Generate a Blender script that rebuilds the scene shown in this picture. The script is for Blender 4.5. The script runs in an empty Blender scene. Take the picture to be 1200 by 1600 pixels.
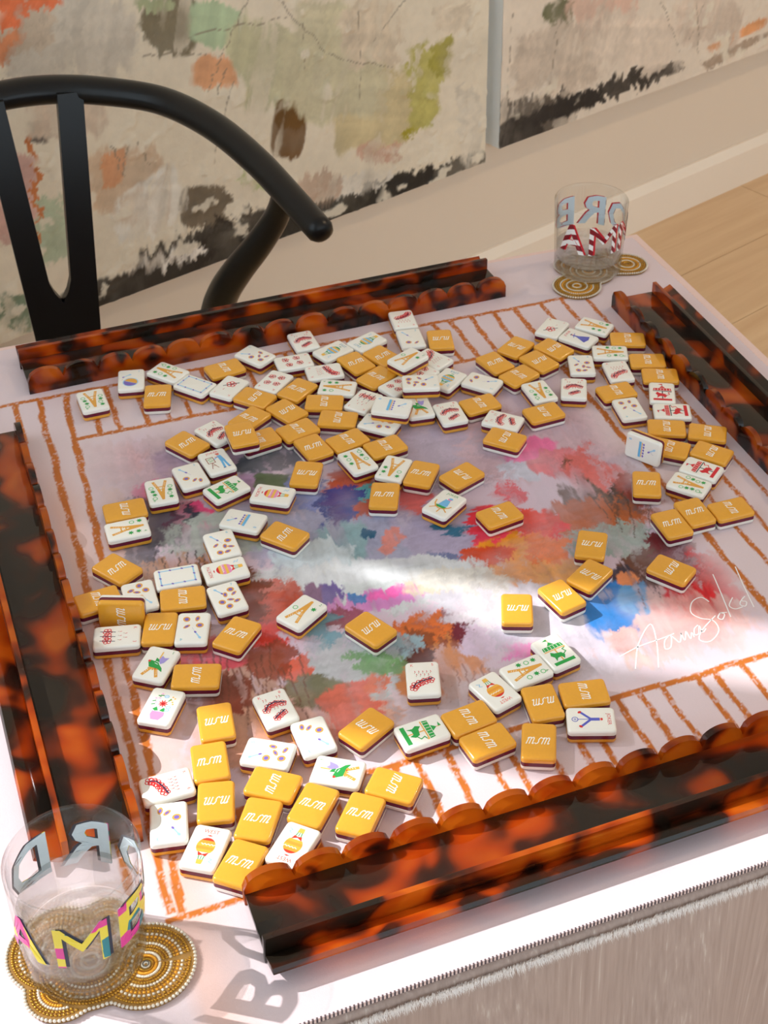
import bpy, bmesh, math, random
import numpy as np
from mathutils import Vector, Matrix, Euler

# ------------------------------------------------------------------ camera, sky, sun, exposure
scene = bpy.context.scene
COL = scene.collection
TH = 0.75                                   # height of the table top (mat surface)

cam_data = bpy.data.cameras.new('camera')
cam = bpy.data.objects.new('camera', cam_data)
COL.objects.link(cam)
cam_data.sensor_fit = 'VERTICAL'
cam_data.sensor_height = 36.0
cam_data.sensor_width = 27.0
cam_data.lens = 2476.1 / 1600.0 * 36.0
cam_data.shift_x = (600.0 - 787.17) / 1600.0
cam_data.shift_y = (480.9 - 800.0) / 1600.0
_r = Vector((0.91796272, -0.39549782, 0.03042885))
_u = Vector((0.17521016, 0.47309748, 0.86341194))
_f = Vector((0.35587335, 0.78724853, -0.50358109))
cam.matrix_world = Matrix(((_r.x, _u.x, -_f.x, -0.338), (_r.y, _u.y, -_f.y, -0.851),
                           (_r.z, _u.z, -_f.z, TH + 0.71758), (0, 0, 0, 1)))
cam_data.clip_start = 0.02
cam_data.dof.use_dof = True
cam_data.dof.focus_distance = 0.95
cam_data.dof.aperture_fstop = 40.0
scene.camera = cam

world = bpy.data.worlds.new('sky')
scene.world = world
world.use_nodes = True
bg = world.node_tree.nodes['Background']
bg.inputs['Color'].default_value = (0.80, 0.92, 1.0, 1)
bg.inputs['Strength'].default_value = 2.0

sun_data = bpy.data.lights.new('sun', 'SUN')
sun_data.energy = 6.2
sun_data.angle = math.radians(0.6)
sun_data.color = (1.0, 0.975, 0.95)
sun = bpy.data.objects.new('sun', sun_data)
COL.objects.link(sun)
SUN_DIR = Vector((0.653, -0.441, -0.616)).normalized()
sun.rotation_euler = SUN_DIR.to_track_quat('-Z', 'Y').to_euler()
sun.location = (-3, 2, 4)

scene.view_settings.view_transform = 'Standard'
scene.view_settings.look = 'None'
scene.view_settings.gamma = 1.0
scene.view_settings.use_curve_mapping = False
scene.view_settings.exposure = -0.15
scene.cycles.use_denoising = True
scene.cycles.max_bounces = 12
scene.cycles.transparent_max_bounces = 24
scene.cycles.sample_clamp_indirect = 6.0

random.seed(11)
rng = np.random.default_rng(5)
PI = math.pi

# ------------------------------------------------------------------ helpers
def s2l(c):
    return tuple(((v / 255.0) / 12.92 if v / 255.0 <= 0.04045 else ((v / 255.0 + 0.055) / 1.055) ** 2.4) for v in c)

def tag(o, label=None, cat=None, group=None, kind=None):
    if label: o['label'] = label
    if cat: o['category'] = cat
    if group: o['group'] = group
    if kind: o['kind'] = kind
    return o

def link(name, mesh, parent=None):
    o = bpy.data.objects.new(name, mesh)
    COL.objects.link(o)
    if parent is not None: o.parent = parent
    return o

def empty(name, loc, rz=0.0):
    o = bpy.data.objects.new(name, None)
    COL.objects.link(o)
    o.location = loc
    o.rotation_euler = (0, 0, rz)
    o.empty_display_size = 0.01
    return o

def mesh(name, verts, faces, mats, idx=None, smooth=False):
    me = bpy.data.meshes.new(name)
    me.from_pydata([tuple(v) for v in verts], [], [tuple(f) for f in faces])
    if not isinstance(mats, (list, tuple)): mats = [mats]
    for m in mats: me.materials.append(m)
    if idx is not None: me.polygons.foreach_set('material_index', list(idx))
    if smooth: me.polygons.foreach_set('use_smooth', [True] * len(me.polygons))
    me.update()
    return me

def smooth_by_angle(me, deg=35):
    bm = bmesh.new(); bm.from_mesh(me)
    for f in bm.faces: f.smooth = True
    lim = math.radians(deg)
    for e in bm.edges:
        e.smooth = len(e.link_faces) == 2 and e.calc_face_angle(0) < lim
    bm.to_mesh(me); bm.free()
    return me

class MB:
    """collects simple shapes into one mesh"""
    def __init__(s): s.v, s.f, s.i = [], [], []
    def add(s, v, f, mi=0):
        b = len(s.v); s.v += [tuple(p) for p in v]
        s.f += [tuple(b + k for k in q) for q in f]; s.i += [mi] * len(f)
    def box(s, x0, x1, y0, y1, z0, z1, mi=0):
        v = [(x0,y0,z0),(x1,y0,z0),(x1,y1,z0),(x0,y1,z0),(x0,y0,z1),(x1,y0,z1),(x1,y1,z1),(x0,y1,z1)]
        s.add(v, [(0,3,2,1),(4,5,6,7),(0,1,5,4),(1,2,6,5),(2,3,7,6),(3,0,4,7)], mi)
    def obj(s, name, mats, parent=None, smooth=None, bevel=0):
        me = mesh(name, s.v, s.f, mats, s.i)
        bm = bmesh.new(); bm.from_mesh(me)
        bmesh.ops.recalc_face_normals(bm, faces=bm.faces)
        if bevel:
            bmesh.ops.bevel(bm, geom=list(bm.edges), offset=bevel, segments=2, profile=0.6, affect='EDGES', clamp_overlap=True)
        bm.to_mesh(me); bm.free()
        if smooth: smooth_by_angle(me, smooth)
        return link(name, me, parent)

def tube(pts, rad, n=14, caps=True, squash=None):
    """sweep a round section along pts; rad per point (or (a,b) half axes)"""
    pts = [Vector(p) for p in pts]
    v, f = [], []
    up0 = Vector((0, 0, 1))
    prev = None
    for i, p in enumerate(pts):
        t = (pts[min(i + 1, len(pts) - 1)] - pts[max(i - 1, 0)]).normalized()
        a = prev if prev is not None else (up0 if abs(t.z) < 0.9 else Vector((1, 0, 0)))
        b = (a - t * a.dot(t)).normalized(); prev = b
        c = t.cross(b)
        r = rad[i] if isinstance(rad, (list, tuple)) and not isinstance(rad[0], float) else (rad[i] if isinstance(rad, list) else rad)
        ra, rb = r if isinstance(r, tuple) else (r, r)
        for k in range(n):
            th = 2 * PI * k / n
            v.append(p + b * (ra * math.cos(th)) + c * (rb * math.sin(th)))
    m = len(pts)
    for i in range(m - 1):
        for k in range(n):
            f.append((i*n+k, i*n+(k+1) % n, (i+1)*n+(k+1) % n, (i+1)*n+k))
    if caps:
        f.append(tuple(reversed(range(n)))); f.append(tuple(range((m-1)*n, m*n)))
    return v, f

def catmull(P, n=8):
    P = [Vector(p) for p in P]; out = []
    for i in range(len(P) - 1):
        a, b, c, d = P[max(i-1, 0)], P[i], P[i+1], P[min(i+2, len(P)-1)]
        for k in range(n):
            t = k / n
            out.append(0.5 * ((2*b) + (c-a)*t + (2*a-5*b+4*c-d)*t*t + (3*b-a-3*c+d)*t**3))
    out.append(P[-1])
    return out

# ------------------------------------------------------------------ materials
def nmat(name):
    m = bpy.data.materials.new(name); m.use_nodes = True
    nt = m.node_tree
    for n in list(nt.nodes):
        if n.type != 'OUTPUT_MATERIAL': nt.nodes.remove(n)
    return m, nt, nt.nodes['Material Output']

def N(nt, typ, **kw):
    n = nt.nodes.new(typ)
    for k, v in kw.items():
        if k.startswith('i_'): n.inputs[k[2:].replace('_', ' ')].default_value = v
        else: setattr(n, k, v)
    return n

def principled(name, rgb, rough=0.5, spec=0.5, metal=0.0, noise=0.0, nscale=30.0, bump=0.0, bscale=200.0, coat=0.0, sss=0.0):
    m, nt, out = nmat(name)
    b = N(nt, 'ShaderNodeBsdfPrincipled')
    c = s2l(rgb) + (1,)
    b.inputs['Base Color'].default_value = c
    b.inputs['Roughness'].default_value = rough
    b.inputs['Specular IOR Level'].default_value = spec
    b.inputs['Metallic'].default_value = metal
    b.inputs['Coat Weight'].default_value = coat
    b.inputs['Coat Roughness'].default_value = 0.05
    tc = N(nt, 'ShaderNodeTexCoord')
    if noise > 0:
        nz = N(nt, 'ShaderNodeTexNoise'); nz.inputs['Scale'].default_value = nscale; nz.inputs['Detail'].default_value = 5
        nt.links.new(tc.outputs['Object'], nz.inputs['Vector'])
        mx = N(nt, 'ShaderNodeMix', data_type='RGBA')
        mx.inputs[6].default_value = tuple(max(0, v * (1 - noise)) for v in c[:3]) + (1,)
        mx.inputs[7].default_value = tuple(min(1, v * (1 + noise)) for v in c[:3]) + (1,)
        nt.links.new(nz.outputs['Fac'], mx.inputs[0])
        nt.links.new(mx.outputs[2], b.inputs['Base Color'])
    if bump > 0:
        nb = N(nt, 'ShaderNodeTexNoise'); nb.inputs['Scale'].default_value = bscale; nb.inputs['Detail'].default_value = 3
        nt.links.new(tc.outputs['Object'], nb.inputs['Vector'])
        bp = N(nt, 'ShaderNodeBump'); bp.inputs['Strength'].default_value = bump; bp.inputs['Distance'].default_value = 0.002
        nt.links.new(nb.outputs['Fac'], bp.inputs['Height'])
        nt.links.new(bp.outputs['Normal'], b.inputs['Normal'])
    nt.links.new(b.outputs['BSDF'], out.inputs['Surface'])
    return m

_ink = {}
def ink(rgb):
    k = tuple(rgb)
    if k not in _ink: _ink[k] = principled('ink_%d_%d_%d' % k, rgb, rough=0.35, spec=0.4)
    return _ink[k]

M_WALL = principled('painted_wall', (230, 214, 196), 0.75, 0.3, noise=0.03, nscale=3, bump=0.05, bscale=400)
M_TRIM = principled('baseboard_paint', (244, 230, 214), 0.35, 0.5, noise=0.02, nscale=5)
M_SIDE = principled('side_wall_paint', (222, 224, 226), 0.75, 0.3, noise=0.03, nscale=3)
M_CEIL = principled('ceiling_paint', (236, 238, 240), 0.8, 0.2, noise=0.02, nscale=2)
M_GOLD = principled('gold_resin', (236, 168, 54), 0.16, 0.5, noise=0.05, nscale=500, coat=0.3)
M_WHITE = principled('white_resin', (246, 243, 234), 0.18, 0.5, noise=0.012, nscale=200, coat=0.3)
M_BURG = principled('burgundy_resin', (104, 20, 48), 0.22, 0.5, noise=0.06, nscale=300)
M_BLACK = principled('black_lacquer', (13, 13, 15), 0.30, 0.35, noise=0.15, nscale=60)
M_CORD = principled('woven_cord', (196, 170, 130), 0.8, 0.2, noise=0.2, nscale=120, bump=0.6, bscale=300)
M_OAK = principled('table_wood', (170, 130, 95), 0.5, 0.4, noise=0.2, nscale=20)
M_STITCH = principled('dark_thread', (92, 80, 84), 0.8, 0.2, noise=0.1, nscale=900)
M_FRAY = principled('frayed_thread', (238, 230, 226), 0.85, 0.2, noise=0.05, nscale=300)

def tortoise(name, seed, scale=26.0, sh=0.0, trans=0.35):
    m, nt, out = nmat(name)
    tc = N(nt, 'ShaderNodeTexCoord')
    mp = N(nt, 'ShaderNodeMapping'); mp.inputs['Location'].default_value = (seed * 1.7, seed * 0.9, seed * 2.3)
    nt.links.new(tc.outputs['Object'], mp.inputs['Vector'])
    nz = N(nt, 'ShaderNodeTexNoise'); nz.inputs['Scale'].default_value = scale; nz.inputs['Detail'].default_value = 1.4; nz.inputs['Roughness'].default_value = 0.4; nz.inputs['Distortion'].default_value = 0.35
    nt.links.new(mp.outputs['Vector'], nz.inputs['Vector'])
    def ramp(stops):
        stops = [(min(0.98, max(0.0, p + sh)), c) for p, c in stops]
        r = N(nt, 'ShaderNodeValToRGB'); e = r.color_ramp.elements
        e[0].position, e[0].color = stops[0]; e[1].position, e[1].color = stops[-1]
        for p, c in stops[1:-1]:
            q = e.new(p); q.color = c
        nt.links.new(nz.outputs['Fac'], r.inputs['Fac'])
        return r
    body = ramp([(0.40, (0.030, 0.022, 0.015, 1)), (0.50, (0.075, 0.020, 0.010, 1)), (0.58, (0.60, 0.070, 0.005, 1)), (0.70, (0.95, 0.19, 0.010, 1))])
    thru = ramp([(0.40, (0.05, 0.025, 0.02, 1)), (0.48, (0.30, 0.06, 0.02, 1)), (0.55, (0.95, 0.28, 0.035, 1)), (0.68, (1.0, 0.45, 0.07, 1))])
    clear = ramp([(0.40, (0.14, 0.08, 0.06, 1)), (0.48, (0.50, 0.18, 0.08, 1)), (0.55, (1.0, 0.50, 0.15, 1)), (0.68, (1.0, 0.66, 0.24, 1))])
    tr = N(nt, 'ShaderNodeBsdfTransparent'); nt.links.new(clear.outputs['Color'], tr.inputs['Color'])
    df = N(nt, 'ShaderNodeBsdfDiffuse'); nt.links.new(body.outputs['Color'], df.inputs['Color'])
    tl = N(nt, 'ShaderNodeBsdfTranslucent'); nt.links.new(thru.outputs['Color'], tl.inputs['Color'])
    m1 = N(nt, 'ShaderNodeMixShader'); m1.inputs[0].default_value = trans
    nt.links.new(df.outputs[0], m1.inputs[1]); nt.links.new(tl.outputs[0], m1.inputs[2])
    m2 = N(nt, 'ShaderNodeMixShader'); m2.inputs[0].default_value = 0.68
    nt.links.new(tr.outputs[0], m2.inputs[1]); nt.links.new(m1.outputs[0], m2.inputs[2])
    gl = N(nt, 'ShaderNodeBsdfGlossy'); gl.inputs['Roughness'].default_value = 0.04
    fr = N(nt, 'ShaderNodeFresnel'); fr.inputs['IOR'].default_value = 1.5
    m3 = N(nt, 'ShaderNodeMixShader')
    nt.links.new(fr.outputs[0], m3.inputs[0]); nt.links.new(m2.outputs[0], m3.inputs[1]); nt.links.new(gl.outputs[0], m3.inputs[2])
    nt.links.new(m3.outputs[0], out.inputs['Surface'])
    return m

def clear_glass(name, tint=(0.97, 0.99, 0.98), refr=0.0, ior=1.45):
    """thin clear glass: fresnel gloss over clear transmission; refr adds true refraction for thick pieces"""
    m, nt, out = nmat(name)
    tr = N(nt, 'ShaderNodeBsdfTransparent'); tr.inputs['Color'].default_value = tint + (1,)
    gl = N(nt, 'ShaderNodeBsdfGlossy'); gl.inputs['Roughness'].default_value = 0.02
    lw = N(nt, 'ShaderNodeLayerWeight'); pw_ = N(nt, 'ShaderNodeMath', operation='POWER'); pw_.inputs[1].default_value = 4.0
    nt.links.new(lw.outputs['Facing'], pw_.inputs[0])
    fr = N(nt, 'ShaderNodeMath', operation='MULTIPLY_ADD'); fr.inputs[1].default_value = 0.75; fr.inputs[2].default_value = 0.035
    nt.links.new(pw_.outputs[0], fr.inputs[0])
    base = tr
    if refr > 0:
        rf = N(nt, 'ShaderNodeBsdfRefraction'); rf.inputs['IOR'].default_value = ior; rf.inputs['Roughness'].default_value = 0.0
        rf.inputs['Color'].default_value = tint + (1,)
        mr = N(nt, 'ShaderNodeMixShader'); mr.inputs[0].default_value = refr
        nt.links.new(tr.outputs[0], mr.inputs[1]); nt.links.new(rf.outputs[0], mr.inputs[2]); base = mr
    mx = N(nt, 'ShaderNodeMixShader')
    nt.links.new(fr.outputs[0], mx.inputs[0]); nt.links.new(base.outputs[0], mx.inputs[1]); nt.links.new(gl.outputs[0], mx.inputs[2])
    nt.links.new(mx.outputs[0], out.inputs['Surface'])
    return m

def colour_attr(name, rough=0.5, spec=0.3, bump=0.15, bscale=900.0, grain=0.05, gscale=(400, 400, 400), thick=0.0):
    m, nt, out = nmat(name)
    b = N(nt, 'ShaderNodeBsdfPrincipled')
    at = N(nt, 'ShaderNodeAttribute', attribute_name='paint')
    tc = N(nt, 'ShaderNodeTexCoord')
    mp = N(nt, 'ShaderNodeMapping'); mp.inputs['Scale'].default_value = gscale
    nt.links.new(tc.outputs['Object'], mp.inputs['Vector'])
    nz = N(nt, 'ShaderNodeTexNoise'); nz.inputs['Scale'].default_value = 1.0; nz.inputs['Detail'].default_value = 4
    nt.links.new(mp.outputs['Vector'], nz.inputs['Vector'])
    rp = N(nt, 'ShaderNodeMapRange'); rp.inputs['To Min'].default_value = 1 - grain; rp.inputs['To Max'].default_value = 1 + grain
    nt.links.new(nz.outputs['Fac'], rp.inputs['Value'])
    mu = N(nt, 'ShaderNodeVectorMath', operation='SCALE')
    nt.links.new(at.outputs['Color'], mu.inputs[0]); nt.links.new(rp.outputs[0], mu.inputs['Scale'])
    nt.links.new(mu.outputs[0], b.inputs['Base Color'])
    b.inputs['Roughness'].default_value = rough; b.inputs['Specular IOR Level'].default_value = spec
    nb = N(nt, 'ShaderNodeTexNoise'); nb.inputs['Scale'].default_value = bscale; nb.inputs['Detail'].default_value = 3
    nt.links.new(tc.outputs['Object'], nb.inputs['Vector'])
    bp = N(nt, 'ShaderNodeBump'); bp.inputs['Strength'].default_value = bump; bp.inputs['Distance'].default_value = 0.001 + thick
    nt.links.new(nb.outputs['Fac'], bp.inputs['Height']); nt.links.new(bp.outputs['Normal'], b.inputs['Normal'])
    nt.links.new(b.outputs['BSDF'], out.inputs['Surface'])
    return m

def linen(name):
    m, nt, out = nmat(name)
    b = N(nt, 'ShaderNodeBsdfPrincipled'); b.inputs['Roughness'].default_value = 0.85; b.inputs['Specular IOR Level'].default_value = 0.2
    tc = N(nt, 'ShaderNodeTexCoord')
    mp = N(nt, 'ShaderNodeMapping'); mp.inputs['Scale'].default_value = (420, 420, 6)
    nt.links.new(tc.outputs['Object'], mp.inputs['Vector'])
    nz = N(nt, 'ShaderNodeTexNoise'); nz.inputs['Scale'].default_value = 1; nz.inputs['Detail'].default_value = 4
    nt.links.new(mp.outputs['Vector'], nz.inputs['Vector'])
    r = N(nt, 'ShaderNodeValToRGB'); e = r.color_ramp.elements
    e[0].position = 0.30; e[0].color = s2l((164, 142, 132)) + (1,)
    e[1].position = 0.62; e[1].color = s2l((178, 156, 146)) + (1,)
    q = e.new(0.74); q.color = s2l((198, 182, 172)) + (1,)
    nt.links.new(nz.outputs['Fac'], r.inputs['Fac']); nt.links.new(r.outputs['Color'], b.inputs['Base Color'])
    bp = N(nt, 'ShaderNodeBump'); bp.inputs['Strength'].default_value = 0.35; bp.inputs['Distance'].default_value = 0.001
    nt.links.new(nz.outputs['Fac'], bp.inputs['Height']); nt.links.new(bp.outputs['Normal'], b.inputs['Normal'])
    nt.links.new(b.outputs['BSDF'], out.inputs['Surface'])
    return m

def wood_floor(name):
    m, nt, out = nmat(name)
    b = N(nt, 'ShaderNodeBsdfPrincipled'); b.inputs['Roughness'].default_value = 0.45; b.inputs['Specular IOR Level'].default_value = 0.35
    tc = N(nt, 'ShaderNodeTexCoord'); oi = N(nt, 'ShaderNodeObjectInfo')
    ad = N(nt, 'ShaderNodeVectorMath', operation='ADD')
    nt.links.new(tc.outputs['Object'], ad.inputs[0])
    sc = N(nt, 'ShaderNodeVectorMath', operation='SCALE'); sc.inputs[0].default_value = (7, 3, 5)
    nt.links.new(oi.outputs['Random'], sc.inputs['Scale']); nt.links.new(sc.outputs[0], ad.inputs[1])
    mp = N(nt, 'ShaderNodeMapping'); mp.inputs['Scale'].default_value = (2.5, 38, 38)
    nt.links.new(ad.outputs[0], mp.inputs['Vector'])
    nz = N(nt, 'ShaderNodeTexNoise'); nz.inputs['Scale'].default_value = 1; nz.inputs['Detail'].default_value = 6; nz.inputs['Distortion'].default_value = 0.4
    nt.links.new(mp.outputs['Vector'], nz.inputs['Vector'])
    r = N(nt, 'ShaderNodeValToRGB'); e = r.color_ramp.elements
    e[0].position = 0.25; e[0].color = s2l((214, 176, 136)) + (1,)
    e[1].position = 0.75; e[1].color = s2l((232, 200, 160)) + (1,)
    nt.links.new(nz.outputs['Fac'], r.inputs['Fac']); nt.links.new(r.outputs['Color'], b.inputs['Base Color'])
    nt.links.new(b.outputs['BSDF'], out.inputs['Surface'])
    return m

M_LINEN = linen('linen_cloth')
M_FLOOR = wood_floor('oak_boards')

def sheer(name):
    m, nt, out = nmat(name)
    tr = N(nt, 'ShaderNodeBsdfTransparent'); tr.inputs['Color'].default_value = (1, 1, 1, 1)
    df = N(nt, 'ShaderNodeBsdfTranslucent'); df.inputs['Color'].default_value = (0.45, 0.45, 0.45, 1)
    mx = N(nt, 'ShaderNodeMixShader')
    tc = N(nt, 'ShaderNodeTexCoord')
    nz = N(nt, 'ShaderNodeTexNoise'); nz.inputs['Scale'].default_value = 9
    mr = N(nt, 'ShaderNodeMapRange'); mr.inputs['To Min'].default_value = 0.80; mr.inputs['To Max'].default_value = 0.88
    nt.links.new(tc.outputs['Object'], nz.inputs['Vector']); nt.links.new(nz.outputs['Fac'], mr.inputs['Value'])
    nt.links.new(mr.outputs[0], mx.inputs[0])
    nt.links.new(tr.outputs[0], mx.inputs[1]); nt.links.new(df.outputs[0], mx.inputs[2])
    nt.links.new(mx.outputs[0], out.inputs['Surface'])
    return m

# ------------------------------------------------------------------ value noise used for painted surfaces
def vnoise(x, y, seed):
    r = np.random.default_rng(seed).random((64, 64))
    xi = np.floor(x).astype(int); yi = np.floor(y).astype(int)
    fx = x - xi; fy = y - yi
    fx = fx * fx * (3 - 2 * fx); fy = fy * fy * (3 - 2 * fy)
    a = r[yi % 64, xi % 64]; b = r[yi % 64, (xi + 1) % 64]; c = r[(yi + 1) % 64, xi % 64]; d = r[(yi + 1) % 64, (xi + 1) % 64]
    return (a * (1 - fx) + b * fx) * (1 - fy) + (c * (1 - fx) + d * fx) * fy

def fbm(x, y, seed, oct=4):
    s = np.zeros_like(x); a = 0.5; t = 0
    for k in range(oct):
        s += a * vnoise(x * 2 ** k, y * 2 ** k, seed + 17 * k); t += a; a *= 0.5
    return s / t

def paint_patches(X, Y, base, patches, drips, unit, brush, sat=1.0, val=1.0, smear=1.0):
    """layers of ragged brush marks: unit = metres per noise cell, brush = stroke direction (dx,dy)"""
    C = np.empty(X.shape + (3,)); C[:] = base
    bx, by = brush
    al = X * bx + Y * by; ac = -X * by + Y * bx
    streak = fbm(al / (unit * 2.4), ac / (unit * 0.16), 91, 4)
    cross = fbm(al / (unit * 0.10), ac / (unit * 1.6), 94, 4)
    ragged = fbm(X / (unit * 0.55), Y / (unit * 0.55), 92, 4)
    blotch = fbm(X / (unit * 1.1), Y / (unit * 1.1), 93, 4)
    C *= (1 + 0.10 * (blotch - 0.5) + 0.06 * (streak - 0.5))[..., None]
    xs = X[0]; ys = Y[:, 0]
    def window(x0, x1, y0, y1):
        i0, i1 = np.searchsorted(xs, (x0, x1)); j0, j1 = np.searchsorted(ys, (y0, y1))
        return (slice(j0, j1), slice(i0, i1)) if i1 > i0 and j1 > j0 else None
    for n, (cx, cy, a, b, c, d, r_, g_, b_, rg, dr) in enumerate(patches):
        det = a * d - b * c
        ex = 1.7 * (abs(d) + abs(b)) / abs(det); ey = 1.7 * (abs(c) + abs(a)) / abs(det)
        w = window(cx - ex, cx + ex, cy - ey, cy + ey)
        if w is None: continue
        Xw, Yw, sk = X[w], Y[w], streak[w]
        dx = Xw - cx; dy = Yw - cy
        q = (np.abs(a * dx + b * dy) ** 3 + np.abs(c * dx + d * dy) ** 3) ** (1 / 3)
        sh = n * 3.7
        rgd = fbm(Xw / (unit * 0.6) + sh, Yw / (unit * 0.6) - sh, 200 + n, 4) - 0.5
        q = q + rg * 1.9 * rgd + 0.55 * (sk - 0.5) * (0.4 + dr)
        m = np.clip((1.0 - q) / 0.13, 0, 1)
        hold = np.clip((sk * 0.6 + ragged[w] * 0.4 - 0.28 - 0.22 * dr) / 0.06, 0, 1) if dr > 0.15 else 1.0
        edge = np.clip((1.0 - q) / 0.8, 0, 1)
        m = m * (1 - (1 - hold) * (0.95 - 0.7 * edge))
        lum = 0.3 * r_ + 0.59 * g_ + 0.11 * b_
        col = np.array(s2l([min(252, max(6, (lum + (v - lum) * sat) * val)) for v in (r_, g_, b_)]))
        colv = col * (1 + 0.46 * (sk - 0.5) + 0.26 * (blotch[w] - 0.5) + 0.34 * (cross[w] - 0.5))[..., None]
        m = m * (0.84 + 0.16 * np.clip((blotch[w] - 0.35) / 0.2, 0, 1))
        C[w] = C[w] * (1 - m[..., None]) + colv * m[..., None]
    # drag the wet paint along and across the strokes so that edges feather like a dry brush
    ny_, nx_ = X.shape; sx = (xs[-1] - xs[0]) / (nx_ - 1); sy = (ys[-1] - ys[0]) / (ny_ - 1)
    J, I = np.meshgrid(np.arange(ny_), np.arange(nx_), indexing='ij')
    for (ux, uy, amp, strip, seed) in ((bx, by, unit * 0.34, unit * 0.11, 501), (by, -bx, unit * 0.34, unit * 0.12, 511), (bx, by, unit * 0.10, unit * 0.03, 521)):
        l_ = X * ux + Y * uy; c_ = -X * uy + Y * ux
        nn = fbm(l_ / (unit * 1.3), c_ / strip, seed, 3) - 0.5
        lump = np.clip((fbm(X / (unit * 1.4), Y / (unit * 1.4), seed + 3, 3) - 0.35) / 0.3, 0, 1)
        sh = amp * nn * 2.6 * lump * smear
        C = C[np.clip((J + sh * uy / sy).round().astype(int), 0, ny_ - 1), np.clip((I + sh * ux / sx).round().astype(int), 0, nx_ - 1)]
    for (x0, y0, x1, y1, wd, r_, g_, b_) in drips:
        pad = wd * 8
        w = window(min(x0, x1) - pad, max(x0, x1) + pad, min(y0, y1) - pad, max(y0, y1) + pad)
        if w is None: continue
        Xw, Yw = X[w], Y[w]
        dx, dy = x1 - x0, y1 - y0; L2 = dx * dx + dy * dy
        t = np.clip(((Xw - x0) * dx + (Yw - y0) * dy) / L2, 0, 1)
        wob = (fbm(t * 6 + x0 * 100, t * 0 + y0 * 100, 77, 3) - 0.5) * wd * 8
        L = math.sqrt(L2)
        dist = np.hypot(Xw - (x0 + t * dx) + dy / L * wob, Yw - (y0 + t * dy) - dx / L * wob)
        m = np.clip((wd * (1 - 0.5 * t) - dist) / (wd * 0.6) + 0.4, 0, 1) * 0.8 * (streak[w] > 0.3)
        C[w] = C[w] * (1 - m[..., None]) + np.array(s2l((r_, g_, b_))) * m[..., None]
    return np.clip(C, 0, 1)

def set_paint(me, C):
    at = me.color_attributes.new('paint', 'FLOAT_COLOR', 'POINT')
    flat = np.ones((C.shape[0] * C.shape[1], 4), dtype=np.float32)
    flat[:, :3] = C.reshape(-1, 3)
    at.data.foreach_set('color', flat.ravel())

def grid_mesh(name, V, nx, ny, mat):
    """V: (ny,nx,3) points -> quad mesh through numpy"""
    me = bpy.data.meshes.new(name)
    nv = nx * ny
    I = np.arange(nv).reshape(ny, nx)
    q = np.stack([I[:-1, :-1], I[:-1, 1:], I[1:, 1:], I[1:, :-1]], -1).reshape(-1, 4)
    me.vertices.add(nv); me.vertices.foreach_set('co', V.reshape(-1).astype(np.float32))
    me.loops.add(q.size); me.loops.foreach_set('vertex_index', q.ravel().astype(np.int32))
    me.polygons.add(len(q)); me.polygons.foreach_set('loop_start', np.arange(0, q.size, 4, dtype=np.int32))
    me.update(calc_edges=True); me.validate()
    me.materials.append(mat)
    me.polygons.foreach_set('use_smooth', [True] * len(me.polygons))
    return me

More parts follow.
